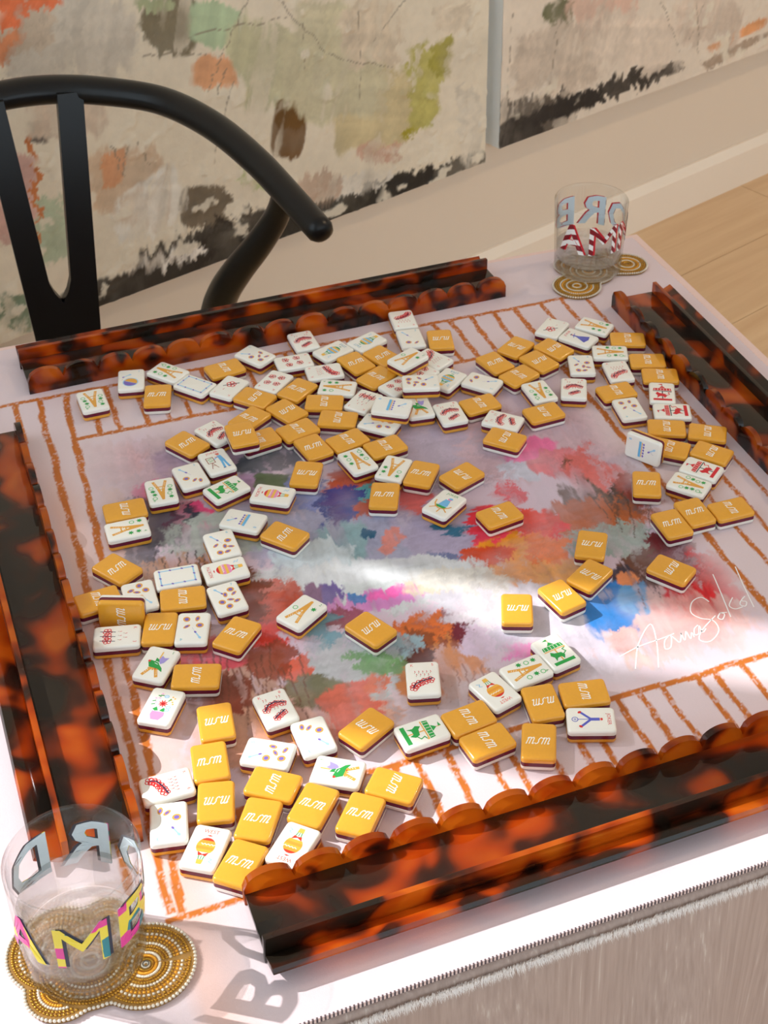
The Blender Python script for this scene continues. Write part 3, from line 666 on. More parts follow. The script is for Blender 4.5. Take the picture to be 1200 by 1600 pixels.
TILES = [
(1,'bam8',-0.2025,0.2360,0.00000,-3.1170,0,0,'white tile with upside-down tower, set apart at the far left corner'),
(2,'dot1',-0.1679,0.2549,0.00000,-0.2137,0,0,'white tile with purple and orange plate, second from far left corner'),
(3,'g',-0.1530,0.2254,0.00000,-0.2639,0,0,'gold-backed tile just in front of the slanted tower tile by the plate'),
(4,'bam6',-0.1375,0.2555,0.00000,0.6654,0,0,'white tile with slanted tower and green stars, touching the plate tile'),
(5,'frame',-0.1218,0.2291,0.00000,-2.4634,0,0,'blank white tile with blue border, just before the far rack'),
(6,'g',-0.0928,0.2453,0.00000,-1.4096,0,0,'gold-backed tile just behind the single blossom by the blue border'),
(7,'dot5',-0.0642,0.2560,0.00000,0.5723,0,0,'white five-daisy tile touching the left half of the far rack'),
(8,'crk8',-0.0196,0.2641,0.00000,0.0103,0,0,'white blossom-arc tile touching the middle of the far rack'),
(9,'crk4',-0.0368,0.2350,0.00000,-1.6075,0,0,'white four-blossom tile lying sideways, in front of the blossom-arc tile at far rack'),
(10,'balE',-0.0012,0.2400,0.00000,-1.2000,0,0,'white tile with blue and green balloon, left of the other far blue balloon'),
(11,'balE',0.0303,0.2442,0.00000,1.9691,0,0,'white tile with sideways blue balloon, nearest the far rack'),
(12,'g',0.0112,0.2161,0.00000,0.2764,0,0,'gold-backed tile just right of the left blue balloon, near the far blue balloon'),
(13,'g',0.0353,0.2179,0.00000,0.4084,0,0,'gold-backed tile just in front of the far blue balloon, near the raised tower tile'),
(14,'g',0.0199,0.1893,0.00000,-1.0744,0,0,'gold-backed tile just left of the blossom tile under the raised daisies'),
(15,'bam2',0.0481,0.1919,0.01000,-1.1307,0.0,0.0,'white tower tile with two stars, lying raised on top of gold tiles'),
(16,'crk5',0.0729,0.1987,0.00000,-2.6345,0,0,'white blossom-branch tile, its left part under the raised tower tile'),
(17,'crk6',0.0719,0.2681,0.00000,3.0066,0,0,'white blossom tile, far half of the end-to-end pair at the far rack'),
(18,'dot2',0.0673,0.2362,0.00000,-0.1418,0,0,'white two-daisy tile, near half of the end-to-end pair at the far rack'),
(19,'g',0.0905,0.2263,0.00000,2.8878,0,0,'gold-backed tile just behind the blossom tile under the raised tower'),
(20,'crk4',0.0325,0.1705,0.00000,-1.1555,0,0,'white four-blossom tile, its right part under the raised six-daisy tile'),
(21,'crk4',0.0556,0.1857,0.00000,-2.6231,0,0,'mostly covered blossom tile between the raised tower and raised daisy tiles'),
(22,'dot6',0.0453,0.1546,0.01000,-1.8680,0,0,'white six-daisy tile lying raised on top of other tiles'),
(23,'balE',0.0731,0.1652,0.00000,-0.9415,0,0,'white tile with blue balloon, touching the right of the raised daisy tile'),
(24,'dot2',0.0979,0.1510,0.00000,-2.4200,0,0,'white two-daisy tile right of the blue balloon, in front of gold tiles'),
(25,'bam4',-0.0154,0.1851,0.00000,1.0855,0,0,'white four-star tower tile lying sideways amid gold tiles, apex left'),
(26,'crk3',-0.0020,0.1587,0.00000,2.2857,0,0,'white three-blossom tile touching the left of the raised blue-bar tile'),
(27,'bar',0.0124,0.1311,0.01000,0.9868,0,-0.1,'white tile with blue bar, tilted and resting on its neighbours'),
(28,'dot4',-0.0009,0.1244,0.00000,0.7964,0,0,'white four-daisy tile in front of the tilted blue-bar tile'),
(29,'bird',0.0363,0.1359,0.00000,-0.1212,0,0,'white tile with green bird, half hidden behind the tilted blue-bar tile'),
(30,'crk8',0.0569,0.1187,0.00000,-0.0437,0,0,'white blossom-arc tile standing right of the half-hidden bird tile'),
(31,'g',0.0842,0.1225,0.00000,-1.4795,0,0,'gold-backed tile just in front of the two-daisy tile right of the balloon'),
(32,'crk8',0.0920,0.0940,0.00000,0.8046,0,0,'white blossom-arc tile lying sideways, partly behind a lone gold tile'),
(33,'g',0.0837,0.0710,0.00000,-2.3677,0,0,'gold-backed tile just in front of the sideways blossom-arc tile'),
(34,'g',0.1198,0.1754,0.00000,0.2420,0,0,'gold-backed tile, leftmost of the five-tile gold patch behind the painting'),
(35,'g',0.1462,0.1922,0.00000,2.1688,0,0,'gold-backed tile, farthest of the five-tile gold patch behind the painting'),
(36,'g',0.1554,0.1646,0.00000,-2.8050,0,0,'gold-backed tile in the centre of the five-tile gold patch behind the painting'),
(37,'g',0.1754,0.1782,0.00000,-2.6879,0,0,'gold-backed tile, rightmost of the five-tile gold patch behind the painting'),
(38,'g',0.1307,0.1502,0.00000,-1.2094,0,0,'gold-backed tile, nearest of the five-tile gold patch behind the painting'),
(39,'crk1',0.1882,0.2096,0.00000,-0.8456,0,0,'white tile with a single red blossom, behind the blue-dress joker'),
(40,'jokD',0.2027,0.1866,0.00000,0.6170,0,0,'white joker tile with a dancer in a blue dress, far right'),
(41,'bam4',0.2244,0.1997,0.00000,-2.4287,0,0,'white tower tile with apex right, just behind the blue-dress joker'),
(42,'g',0.2419,0.1700,0.00000,-1.9620,0,0,'gold-backed tile just behind the tower tile before the blue-dress joker'),
(43,'bam6',0.2177,0.1557,0.00000,-1.9621,0,0,'white tower tile lying level, just in front of the blue-dress joker'),
(44,'dot6',0.1863,0.1464,0.00000,-0.3372,0,0,'white six-daisy tile upright, in front of the blue-dress joker'),
(45,'crk5',0.2108,0.1266,0.00000,-0.1847,0,0,'white five-blossom tile in front of the level tower tile, right side'),
(46,'g',0.2417,0.1331,0.00000,-1.9293,0,0,'gold-backed tile just right of the blossom tile near the right rack'),
(47,'g',0.2407,0.1086,0.00000,-1.9427,0,0,'gold-backed tile just behind the upright red carousel, near the blossom tile near the right rack'),
(48,'carR',0.2296,0.0844,0.00000,-0.4538,0,0,'white tile with red carousel standing upright, near the right rack'),
(49,'carR',0.2244,0.0578,0.00000,1.1806,0,0,'white tile with red carousel lying sideways, touching the upright carousel'),
(50,'g',0.1957,0.1002,0.00000,-1.5874,0,0,'gold-backed tile just in front of the blossom tile near the right rack'),
(51,'dot4',0.1939,0.0733,0.00000,3.0028,0,0,'white four-daisy tile left of the sideways red carousel'),
(52,'g',0.2093,0.0392,0.00000,-2.0076,0,0,'gold-backed tile just in front of the sideways red carousel'),
(53,'g',0.2363,0.0216,0.00000,-2.1327,0,0,'gold-backed tile just right of the sideways red carousel, near the near red carousel'),
(55,'g',0.1985,0.0140,0.00000,-2.2786,0,0,'gold-backed tile just right of the white tile standing on edge, near the near red carousel'),
(56,'g',0.2259,-0.0033,0.00000,-2.4567,0,0,'gold-backed tile just behind the near red carousel'),
(57,'carR',0.2076,-0.0195,0.00000,0.6671,0,0,'white tile with red carousel, nearest of three, above a tower tile'),
(58,'bam8',0.1891,-0.0332,0.00000,-2.4568,0,0,'white eight-star tower tile touching the nearest red carousel'),
(59,'g',0.1599,-0.0209,0.00000,-0.4504,0,0,'gold-backed tile just left of the tower tile at the near red carousel'),
(60,'g',0.1546,-0.0702,0.00000,-0.0191,0,0,'gold-backed tile nearest the viewer in the gold trio by the right stripes'),
(61,'g',0.1768,-0.0641,0.00000,-0.0155,0,0,'gold-backed tile in the middle of the gold trio by the right stripes'),
(62,'g',0.2034,-0.0706,0.00000,-1.5926,0,0,'gold-backed tile at the right end of the gold trio by the right stripes'),
(63,'bam6',0.1363,0.1218,0.00000,3.1415,0,0,'white tower tile with apex towards viewer, left of an upright blossom-arc tile'),
(64,'crk8',0.1646,0.1160,0.00000,-0.4441,0,0,'white blossom-arc tile standing squarely upright at the right side'),
(65,'g',0.1271,0.0932,0.00000,1.6212,0,0,'gold-backed tile just in front of the tower left of the upright blossoms'),
(66,'crk1',-0.0967,0.2164,0.00000,2.3323,0,0,'white single-blossom tile touching the right of the far blue-bordered tile'),
(67,'crk4',-0.0608,0.2118,0.00000,2.3109,0,0,'white four-blossom tile tilted, right of a single-blossom tile, far left'),
(68,'crk6',-0.0178,0.2117,0.00000,1.4683,0,0,'white blossom-branch tile lying sideways in front of the left blue balloon'),
(69,'g',-0.0814,0.1948,0.00000,-2.4173,0,0,'gold-backed tile just right of the single blossom by the blue border'),
(70,'g',-0.0464,0.1939,0.00000,-0.9218,0,0,'gold-backed tile just right of the tilted four-blossom tile, near the blossom branch before the balloon'),
(71,'g',-0.0630,0.1675,0.00000,-2.7074,0,0,'gold tile in front of the tilted four-blossom tile, left of the sideways tower amid gold'),
(72,'g',-0.0318,0.1684,0.00000,-1.9746,0,0,'gold-backed tile just in front of the sideways tower amid gold'),
(73,'g',-0.0289,0.1426,0.00000,-2.0502,0,0,'gold-backed tile just left of the three-blossom tile by the blue bar'),
(74,'g',-0.0935,0.1673,0.00000,-0.9930,0,0,'gold-backed tile just right of the half-covered blossom tile'),
(75,'g',-0.1079,0.1353,0.01000,3.1149,0,0,'gold-backed tile lying raised across two gold tiles, left of the far cluster'),
(76,'g',-0.0939,0.1380,0.00000,-1.4084,0,0,'gold-backed tile just right of the painter joker, near the half-covered blossom tile'),
(77,'crk8',-0.1229,0.1575,0.00000,0.4071,0,0,'white blossom-arc tile, half covered by a raised gold tile'),
(78,'g',-0.0626,0.1393,0.00000,-1.3257,0,0,'gold-backed tile right of the raised gold tile, touching a slanted gold tile'),
(79,'g',-0.0581,0.1132,0.00000,0.1749,0,0,'gold-backed tile just left of the tower tile with apex far'),
(80,'g',-0.0310,0.1121,0.00000,-1.3261,0,0,'gold-backed tile just behind the tower tile with apex far'),
(81,'g',-0.0065,0.0941,0.00000,-1.4171,0,0,'gold-backed tile just behind the tower tile with apex near'),
(82,'bam6',-0.0324,0.0835,0.00000,0.1560,0,0,'white tower tile with apex far, touching gold tiles above the painting'),
(83,'bam4',-0.0104,0.0645,0.00000,2.4495,0,0,'white tower tile with apex near, touching an upright gold tile on its right'),
(84,'g',0.0069,0.0511,0.00000,-0.6538,0,0,'gold-backed tile just right of the tower tile with apex near, near the rocking-horse joker'),
(85,'g',-0.0280,0.0359,0.00000,-0.4235,0,0,'gold-backed tile just in front of the tower tile with apex near'),
(86,'g',-0.0735,0.0818,0.00000,2.6651,0,0,'gold-backed tile just right of the far pink balloon, near the tower tile with apex far'),
(87,'g',0.0344,0.0383,0.00000,1.9392,0,0,'gold-backed tile just behind the rocking-horse joker, near the tower tile with apex near'),
(88,'jokH',0.0091,0.0100,0.00000,-0.9885,0,0,'white joker tile with a rocking horse and green lettering'),
(89,'g',0.0422,-0.0157,0.00000,-1.4264,0,0,'gold-backed tile just right of the rocking-horse joker, near the tower tile with apex near'),
(90,'g',-0.1467,0.1515,0.00000,0.5307,0,0,'gold-backed tile just left of the half-covered blossom tile, near the painter joker'),
(91,'jokP',-0.1316,0.1202,0.00000,0.1156,0,0,'white joker tile with a painter at an easel'),
(92,'dot3',-0.1542,0.1094,0.00000,0.0855,0,0,'white three-daisy tile touching the left of the painter joker'),
(93,'carG',-0.1336,0.0843,0.00000,-1.2437,0,0,'white tile with green carousel, in front of the painter joker'),
(94,'balN',-0.1041,0.0657,0.00000,0.9846,0,0,'white tile with pink NORTH balloon, right of the green carousel'),
(95,'bar',-0.1322,0.0436,0.00000,-2.2204,0,0,'white tile with blue bar lying flat, in front of the far pink balloon'),
(96,'g',-0.1092,0.0173,0.00000,0.6903,0,0,'gold-backed tile just right of the flat blue-bar tile, near the far pink balloon'),
(97,'bam8',-0.1786,0.0988,0.00000,3.0768,0,0,'white eight-star tower tile, left of the daisy tile by the painter joker'),
(98,'g',-0.2078,0.0862,0.00000,1.5326,0,0,'gold-backed tile just behind the tower at the left margin'),
(99,'bam4',-0.2108,0.0634,0.00000,-1.5937,0,0,'white four-star tower tile lying level near the left margin stripes'),
(100,'g',-0.2262,0.0231,0.00000,0.5652,0,0,'gold-backed tile just behind the daisy tile behind the standing gold'),
(101,'g',-0.2445,-0.0047,0.00000,-1.4811,0,0,'gold-backed tile just behind the gold tile standing on edge'),
(102,'dot7',-0.2178,-0.0107,0.00000,3.1087,0,0,'white seven-daisy tile behind the gold tile standing on edge'),
(103,'frame',-0.1901,-0.0003,0.00000,-1.6609,0,0,'blank white tile with blue border, left of the near pink balloon'),
(104,'g',-0.1917,-0.0230,0.00000,-1.7552,0,0,'gold-backed tile just in front of the near blue-bordered tile'),
(106,'crk3',-0.2401,-0.0448,0.00000,-1.8211,0,0,'white three-blossom tile touching the left rack'),
(107,'g',-0.2127,-0.0465,0.00000,2.8107,0,0,'gold-backed tile just left of the upright daisy tile in the row'),
(108,'dot4',-0.1929,-0.0547,0.00000,2.8019,0,0,'white four-daisy tile upright, third in the row from the left rack'),
(109,'dot7',-0.1642,-0.0335,0.00000,0.0447,0,0,'white seven-daisy tile in front of the near pink balloon'),
(110,'dot6',-0.1531,0.0229,0.00000,-0.0018,0,0,'white six-daisy tile just behind the near pink balloon'),
(111,'balN',-0.1580,-0.0050,0.00000,1.5644,0,0,'white tile with pink NORTH balloon, between two daisy tiles'),
(112,'g',-0.1675,-0.0703,0.00000,-0.7890,0,0,'gold-backed tile just right of the upright daisy tile in the row'),
(113,'bam2',-0.1221,-0.0651,0.00000,-0.9963,0,0,'white two-star tower tile lying alone amid the painting'),
(114,'g',-0.0848,-0.0971,0.00000,-2.6843,0,0,'gold-backed tile lying alone right of the lone two-star tower tile'),
(115,'bird',-0.2222,-0.0793,0.00000,-0.6447,0,0,'white tile with green bird, just behind the flower vase tile'),
(116,'g',-0.2012,-0.0984,0.00000,1.2226,0,0,'gold-backed tile just right of the bird by the vase, near the flower vase tile'),
(117,'vase',-0.2275,-0.1172,0.00000,-0.5944,0,0,'white tile with flowers in a pink vase'),
(118,'g',-0.1997,-0.1418,0.00000,2.9975,0,0,'gold-backed tile just right of the flower vase tile, near the sunlit blossom-arc tile'),
(119,'g',-0.2110,-0.1721,0.00000,-0.1466,0,0,'gold-backed tile just left of the sunlit five-daisy tile, near the orange-tinted blossom tile'),
(120,'g',-0.2155,-0.2031,0.00000,2.8768,0,0,'gold-backed tile just right of the tile behind the tumbler, near the orange-tinted blossom tile'),
(121,'crk6',-0.2388,-0.1815,0.00000,-1.5917,0,0,'white blossom tile tinted orange, beside the near end of the left rack'),
(122,'dot3',-0.2441,-0.2088,0.00000,2.9349,0,0,'pale white tile tinted orange at one corner, just behind the near tumbler'),
(123,'balW',-0.2292,-0.2335,0.00000,-0.5972,0,0,'pale white tile with orange balloon, in front of the sunlit gold column'),
(124,'g',-0.1964,-0.2246,0.00000,-0.5620,0,0,'gold-backed tile just behind the balloon at the front rack, near the pale balloon tile'),
(125,'g',-0.2139,-0.2510,0.00000,-0.7142,0,0,'gold-backed tile just right of the pale balloon tile, near the balloon at the front rack'),
(126,'g',-0.1814,-0.2025,0.00000,0.9151,0,0,'gold-backed tile just in front of the sunlit five-daisy tile, near the sideways bird tile'),
(127,'g',-0.1644,-0.2261,0.00000,-0.7244,0,0,'gold-backed tile just in front of the sideways bird tile'),
(128,'balW',-0.1837,-0.2501,0.00000,2.3664,0,0,'white balloon tile with red crown, tucked against the front rack'),
(129,'g',-0.1415,-0.2428,0.00000,-0.6838,0,0,'sunlit gold-backed tile just behind the front rack scallops, right of the rack-side balloon'),
(130,'g',-0.1164,-0.2293,0.00000,-2.2864,0,0,'gold-backed tile just right of the sideways bird tile, near the near green carousel'),
(131,'bird',-0.1435,-0.2075,0.00000,0.9883,0,0,'white tile with green bird lying sideways, amid sunlit gold tiles'),
(132,'dot5',-0.1774,-0.1784,0.00000,0.9914,0,0,'white five-daisy tile lying sideways in the sunlit near group'),
(133,'dot3',-0.1483,-0.1752,0.00000,-3.1295,0,0,'white three-daisy tile upright, right of the sunlit five-daisy tile'),
(134,'crk8',-0.1629,-0.1442,0.00000,0.0712,0,0,'white blossom-arc tile just behind the two sunlit daisy tiles'),
(135,'g',-0.1165,-0.1801,0.00000,2.0576,0,0,'gold-backed tile just right of the sunlit three-daisy tile, near the near green carousel'),
(136,'crk5',-0.0695,-0.1533,0.00000,-0.2960,0,0,'white five-blossom tile standing alone in the near half of the painting'),
(137,'balW',-0.0314,-0.1800,0.00000,-2.8802,0,0,'white tile with orange WEST balloon, start of a diagonal row'),
(138,'bam6',-0.0059,-0.1710,0.00000,-1.4225,0,0,'white tower tile between the orange balloon and a green carousel'),
(139,'carG',0.0191,-0.1616,0.00000,0.1637,0,0,'white tile with green carousel at the far end of the diagonal row'),
(140,'g',-0.0075,-0.1998,0.00000,3.0040,0,0,'gold-backed tile just in front of the tower between balloon and carousel'),
(141,'g',0.0203,-0.2018,0.00000,-1.7877,0,0,'gold-backed tile just behind the unicyclist joker, near the green carousel of the diagonal'),
(142,'jokU',0.0138,-0.2248,0.00000,-1.9367,0,0,'white joker tile with a blue unicyclist'),
(143,'g',-0.0235,-0.2292,0.00000,-0.4402,0,0,'gold-backed tile left of the unicyclist joker and in front of the orange west balloon'),
(144,'g',-0.0554,-0.1954,0.00000,-1.4580,0,0,'gold-backed tile just in front of the orange west balloon, near the near green carousel'),
(145,'g',-0.0521,-0.2174,0.00000,-1.4520,0,0,'gold-backed tile right of the near green carousel and in front of the orange west balloon'),
(146,'carG',-0.0862,-0.1959,0.00000,-1.5099,0,0,'white tile with green carousel lying sideways near the front rack'),
(147,'g',0.0891,-0.0710,0.00000,2.5855,0,0,'gold-backed tile on grey-green paint, farthest of the loose gold chain'),
(148,'g',0.0735,-0.1006,0.00000,2.1180,0,0,'gold-backed tile second from the far end of the loose gold chain'),
(149,'g',0.0463,-0.1133,0.00000,-2.9440,0,0,'gold-backed tile left of the blue paint, third along the loose gold chain'),
(150,'g',0.0126,-0.1143,0.00000,2.7506,0,0,'bright gold-backed tile standing square, nearest of the loose gold chain on the painting'),
(151,'g',0.1294,-0.1155,0.00000,-2.5359,0,0,'gold-backed tile lying alone on red paint near the right stripes')]
STAND_A = 'white tile standing on edge with its blue bar facing us, right side'
STAND_B = 'gold tile standing on its long edge beside the left rack'
# ------------------------------------------------------------------ the room
DV = Vector((0.9374, 0.3482, 0)); NV = Vector((-0.3482, 0.9374, 0)); WC = 1.172
def wall_pt(s, off, z):                       # off = distance in front of the back wall
    p = DV * s + NV * (WC - off)
    return Vector((p.x, p.y, z))
def wall_box(mb, s0, s1, o0, o1, z0, z1):
    v = [wall_pt(s, o, z) for z in (z0, z1) for (s, o) in ((s0, o0), (s1, o0), (s1, o1), (s0, o1))]
    mb.add(v, [(0,3,2,1),(4,5,6,7),(0,1,5,4),(1,2,6,5),(2,3,7,6),(3,0,4,7)])

def structure(mb, name, mat, **kw):
    o = mb.obj(name, mat, **kw); o['kind'] = 'structure'; return o

mb = MB(); wall_box(mb, -0.845, 4.2, -0.10, 0.0, -0.02, 2.7); structure(mb, 'wall_back', M_WALL)
mb = MB()
sec = [(0.0005, 0.0), (0.018, 0.0), (0.018, 0.078), (0.006, 0.094), (0.0005, 0.094)]
v = [wall_pt(s_, o_, z_) for s_ in (-0.82, 4.2) for o_, z_ in sec]
mb.add(v, [(4, 3, 2, 1, 0), (5, 6, 7, 8, 9)] + [(i, (i+1) % 5, 5 + (i+1) % 5, 5 + i) for i in range(5)])
structure(mb, 'baseboard_back', M_TRIM)

# window wall on the left, the opening lets the low sun reach the near part of the table
WX = -1.2
mb = MB()
mb.box(WX-0.025, WX, -3.2, -0.55, 0, 2.7); mb.box(WX-0.025, WX, 0.765, 0.83, 0, 2.7)
mb.box(WX-0.025, WX, -0.55, 0.765, 0, 0.85); mb.box(WX-0.025, WX, -0.55, 0.765, 2.5, 2.7)
structure(mb, 'wall_left', M_SIDE)
M_FRAME = principled('window_frame_paint', (236, 234, 228), 0.4, 0.4, noise=0.02, nscale=8)
win = empty('window_1', (WX-0.0125, 0.1, 0.85)); win['kind'] = 'structure'
mb = MB(); mb.box(-0.012, 0.012, -0.65, 0.663, 0.0, 0.03); mb.box(-0.012, 0.012, -0.65, 0.663, 1.615, 1.648)
mb.box(-0.012, 0.012, -0.65, -0.62, 0.03, 1.615); mb.box(-0.012, 0.012, 0.659, 0.664, 0.03, 1.615)
mb.obj('window_frame', M_FRAME, win)
M_PANE = clear_glass('window_pane', (0.98, 0.99, 0.99))
mb = MB(); mb.add([(0, -0.62, 0.03), (0, 0.659, 0.03), (0, 0.659, 1.615), (0, -0.62, 1.615)], [(0, 1, 2, 3)]); mb.obj('pane', M_PANE, win)
# unseen sheer panel added inside the window to thin the sun
M_SHEER = sheer('sun_dimming_voile')
nx, nz = 60, 32
V = np.zeros((nz, nx, 3))
for j in range(nz):
    z = 0.80 + 1.66 * j / (nz - 1)
    yy = np.linspace(0.518, 0.640 + 0.094 * min(1.0, max(0.0, (1.86 - z) / 0.16)), nx)     # widened low down to block sun from the table's left
    V[j, :, 0] = WX + 0.045 + 0.012 * np.sin(yy * 170 + 0.2 * j); V[j, :, 1] = yy; V[j, :, 2] = z
cur = link('sun_dimming_sheer', grid_mesh('sun_dimming_sheer', V, nx, nz, M_SHEER))
tag(cur, 'unseen white sheer panel added inside the window to dim the sun', 'curtain')

mb = MB(); mb.box(-1.32, 3.4, -3.2, 3.2, 2.7, 2.8); structure(mb, 'ceiling', M_CEIL)
mb = MB(); mb.box(3.3, 3.4, -3.2, 3.2, 0, 2.7); structure(mb, 'wall_right', M_SIDE)

# warm recessed ceiling lights over the far side of the room
M_LAMP, _nt, _out = nmat('lamp_diffuser')
_e = N(_nt, 'ShaderNodeEmission'); _e.inputs['Color'].default_value = (1.0, 0.74, 0.46, 1); _e.inputs['Strength'].default_value = 12.0
_nt.links.new(_e.outputs[0], _out.inputs['Surface'])
def downlight(x, y, watts, label):
    root = empty('ceiling_light', (x, y, 2.7))
    n = 32; v, f = [], []
    for r, z in ((0.045, -0.0015), (0.062, -0.006), (0.066, 0.0)):
        for k in range(n): v.append((r*math.cos(2*PI*k/n), r*math.sin(2*PI*k/n), z))
    for i in range(2):
        for k in range(n): f.append((i*n+k, i*n+(k+1) % n, (i+1)*n+(k+1) % n, (i+1)*n+k))
    link('trim_ring', mesh('trim_ring', v, f, M_CEIL, smooth=True), root)
    v = [(0.045*math.cos(2*PI*k/n), 0.045*math.sin(2*PI*k/n), -0.0014) for k in range(n)]
    link('diffuser', mesh('diffuser', v, [tuple(reversed(range(n)))], M_LAMP), root)
    ld = bpy.data.lights.new('downlight', 'AREA'); ld.shape = 'DISK'; ld.size = 0.16; ld.energy = watts; ld.color = (1.0, 0.74, 0.46)
    lo = bpy.data.objects.new('downlight', ld); COL.objects.link(lo); lo.parent = root; lo.location = (0, 0, -0.02)
    tag(root, label, 'ceiling light')
downlight(2.05, 0.35, 16.0, 'round warm recessed ceiling light above the floor right of the table')

# floor: sub-floor slab and single boards running along the back wall
fl = MB(); fl.box(-1.4, 3.4, -3.2, 3.2, -0.06, -0.006); floor = structure(fl, 'floor', M_FLOOR)
pw = 0.18
bm_me = None
ang_w = math.atan2(DV.y, DV.x)
def plank_mesh(L):
    m = MB(); m.box(0, L, 0, pw - 0.0015, -0.006, 0.0)
    me = mesh('plank', m.v, m.f, M_FLOOR)
    return me
pm = plank_mesh(1.2)
for row in range(9):
    off = 0.016 + row * pw
    for k in range(4):
        s = -0.5 + k * 1.2015 + (row * 0.47) % 1.2
        p = wall_pt(s, off + pw, 0.0)
        pl = link('plank', pm, floor)
        pl.location = p; pl.rotation_euler = (0, 0, ang_w)

# ------------------------------------------------------------------ the two canvases on the back wall
M_CANVAS = colour_attr('thick_paint', rough=0.6, spec=0.3, bump=0.5, bscale=70.0, grain=0.10, gscale=(60, 60, 60), thick=0.002)
M_CSIDE = principled('canvas_edge', (236, 238, 236), 0.7, 0.2, noise=0.05, nscale=40)
def canvas(name, s0, s1, z0, z1, cell, base, patches, drips, deep):
    nx = int((s1 - s0) / cell); nz = int((z1 - z0) / cell)
    S, Z = np.meshgrid(np.linspace(s0, s1, nx), np.linspace(z0, z1, nz))
    C = paint_patches(S, Z, base, patches, drips, 0.11, (0.25, 0.97), 1.0, 1.0, 0.5)
    # pale knife marks and pitted texture
    k = fbm(S / 0.03, Z / 0.03, 301, 4); w = fbm(S / 0.16, Z / 0.16, 302, 3)
    m = np.clip((k - 0.66) / 0.05, 0, 1) * np.clip((w - 0.5) / 0.08, 0, 1) * 0.8
    C = C * (1 - m[..., None]) + np.array(s2l((232, 222, 204))) * m[..., None]
    wash = fbm(S / 0.22, Z / 0.05, 303, 4)
    C = C * (1 + 0.16 * (wash - 0.5))[..., None]
    relief = 0.0018 * np.clip((k - 0.55) / 0.1, 0, 1) * np.clip((w - 0.45) / 0.1, 0, 1) + 0.0008 * fbm(S / 0.012, Z / 0.05, 304, 3)
    off = deep + relief
    P = np.stack([DV.x * S + NV.x * (WC - off), DV.y * S + NV.y * (WC - off), Z], -1)
    root = empty(name, wall_pt((s0 + s1) / 2, deep / 2, z0))
    inv = root.location.copy()
    me = grid_mesh('painted_face', P - np.array(inv), nx, nz, M_CANVAS)
    set_paint(me, C)
    link('painted_face', me, root)
    mb = MB(); wall_box(mb, s0, s1, 0.001, deep - 0.0005, z0, z1)
    mb.v = [tuple(Vector(v) - inv) for v in mb.v]
    mb.obj('stretched_edge', M_CSIDE, root)
    return root
c1 = canvas('abstract_canvas', -0.35, 1.136, 0.287, 1.30, 0.0028, s2l((228, 216, 196)), WALL_PATCH, WALL_LINES, 0.024)
tag(c1, 'large cream abstract canvas with olive and black strokes, behind the chair', 'painting', 'abstract canvases on the back wall')
c2 = canvas('abstract_canvas', 1.156, 2.55, 0.312, 1.30, 0.0038, s2l((230, 216, 200)), WALL_PATCH, WALL_LINES, 0.038)
tag(c2, 'cream abstract canvas with black lower edge, right of the gap', 'painting', 'abstract canvases on the back wall')

# ------------------------------------------------------------------ table, cloth, mat
X0, X1, Y0, Y1 = -0.372, 0.3415, -0.3525, 0.3525
table = empty('card_table', (0, 0, 0))
tag(table, 'square card table hidden beneath the linen cloth', 'table')
mb = MB(); mb.box(X0-0.004, X1+0.004, Y0+0.002, Y1+0.003, TH-0.035, TH-0.006); mb.obj('tabletop', M_OAK, table)
for sx in (X0 + 0.04, X1 - 0.04):
    for sy in (Y0 + 0.04, Y1 - 0.04):
        mb = MB(); mb.box(sx-0.02, sx+0.02, sy-0.02, sy+0.02, 0, TH-0.035); mb.obj('leg', M_OAK, table)

# linen cloth: flat top with rounded edge and softly folded sides
cx0, cx1, cy0, cy1 = X0-0.009, X1+0.0078, Y0-0.0022, Y1+0.0058
def cloth():
    peri = []
    seg = 90
    for a, b in (((cx0, cy0), (cx1, cy0)), ((cx1, cy0), (cx1, cy1)), ((cx1, cy1), (cx0, cy1)), ((cx0, cy1), (cx0, cy0))):
        for k in range(seg):
            t = k / seg; peri.append((a[0] + (b[0]-a[0])*t, a[1] + (b[1]-a[1])*t))
    n = len(peri); v, f = [], []
    rows = [(-0.030, TH-0.0032), (-0.004, TH-0.0032), (-0.001, TH-0.0042), (0.0, TH-0.007)] + [(0.0, TH-0.012 - 0.34 * (k/14)**1.2) for k in range(1, 15)]
    mx, my = (cx0+cx1)/2, (cy0+cy1)/2
    for ri, (o, z) in enumerate(rows):
        for i, (x, y) in enumerate(peri):
            d = max(abs(x-mx)/((cx1-cx0)/2), abs(y-my)/((cy1-cy0)/2))
            ex = (1 if x > mx else -1) * (1 if abs(x-mx)/((cx1-cx0)/2) > 0.999 else 0)
            ey = (1 if y > my else -1) * (1 if abs(y-my)/((cy1-cy0)/2) > 0.999 else 0)
            drop = max(0.0, TH-0.012 - z)
            wv = drop * 0.07 * (math.sin(i * 0.42) + 0.6 * math.sin(i * 0.17 + 1.3)) + drop * 0.06
            v.append((x + ex*(o + wv), y + ey*(o + wv), z))
    for r in range(len(rows)-1):
        for i in range(n):
            j = (i+1) % n
            f.append((r*n+i, r*n+j, (r+1)*n+j, (r+1)*n+i))
    f.append(tuple(range(n-1, -1, -1)))
    return mesh('tablecloth', v, f, M_LINEN, smooth=True)
tcl = tag(link('tablecloth', cloth()), 'beige linen tablecloth hanging over the front of the table', 'tablecloth')
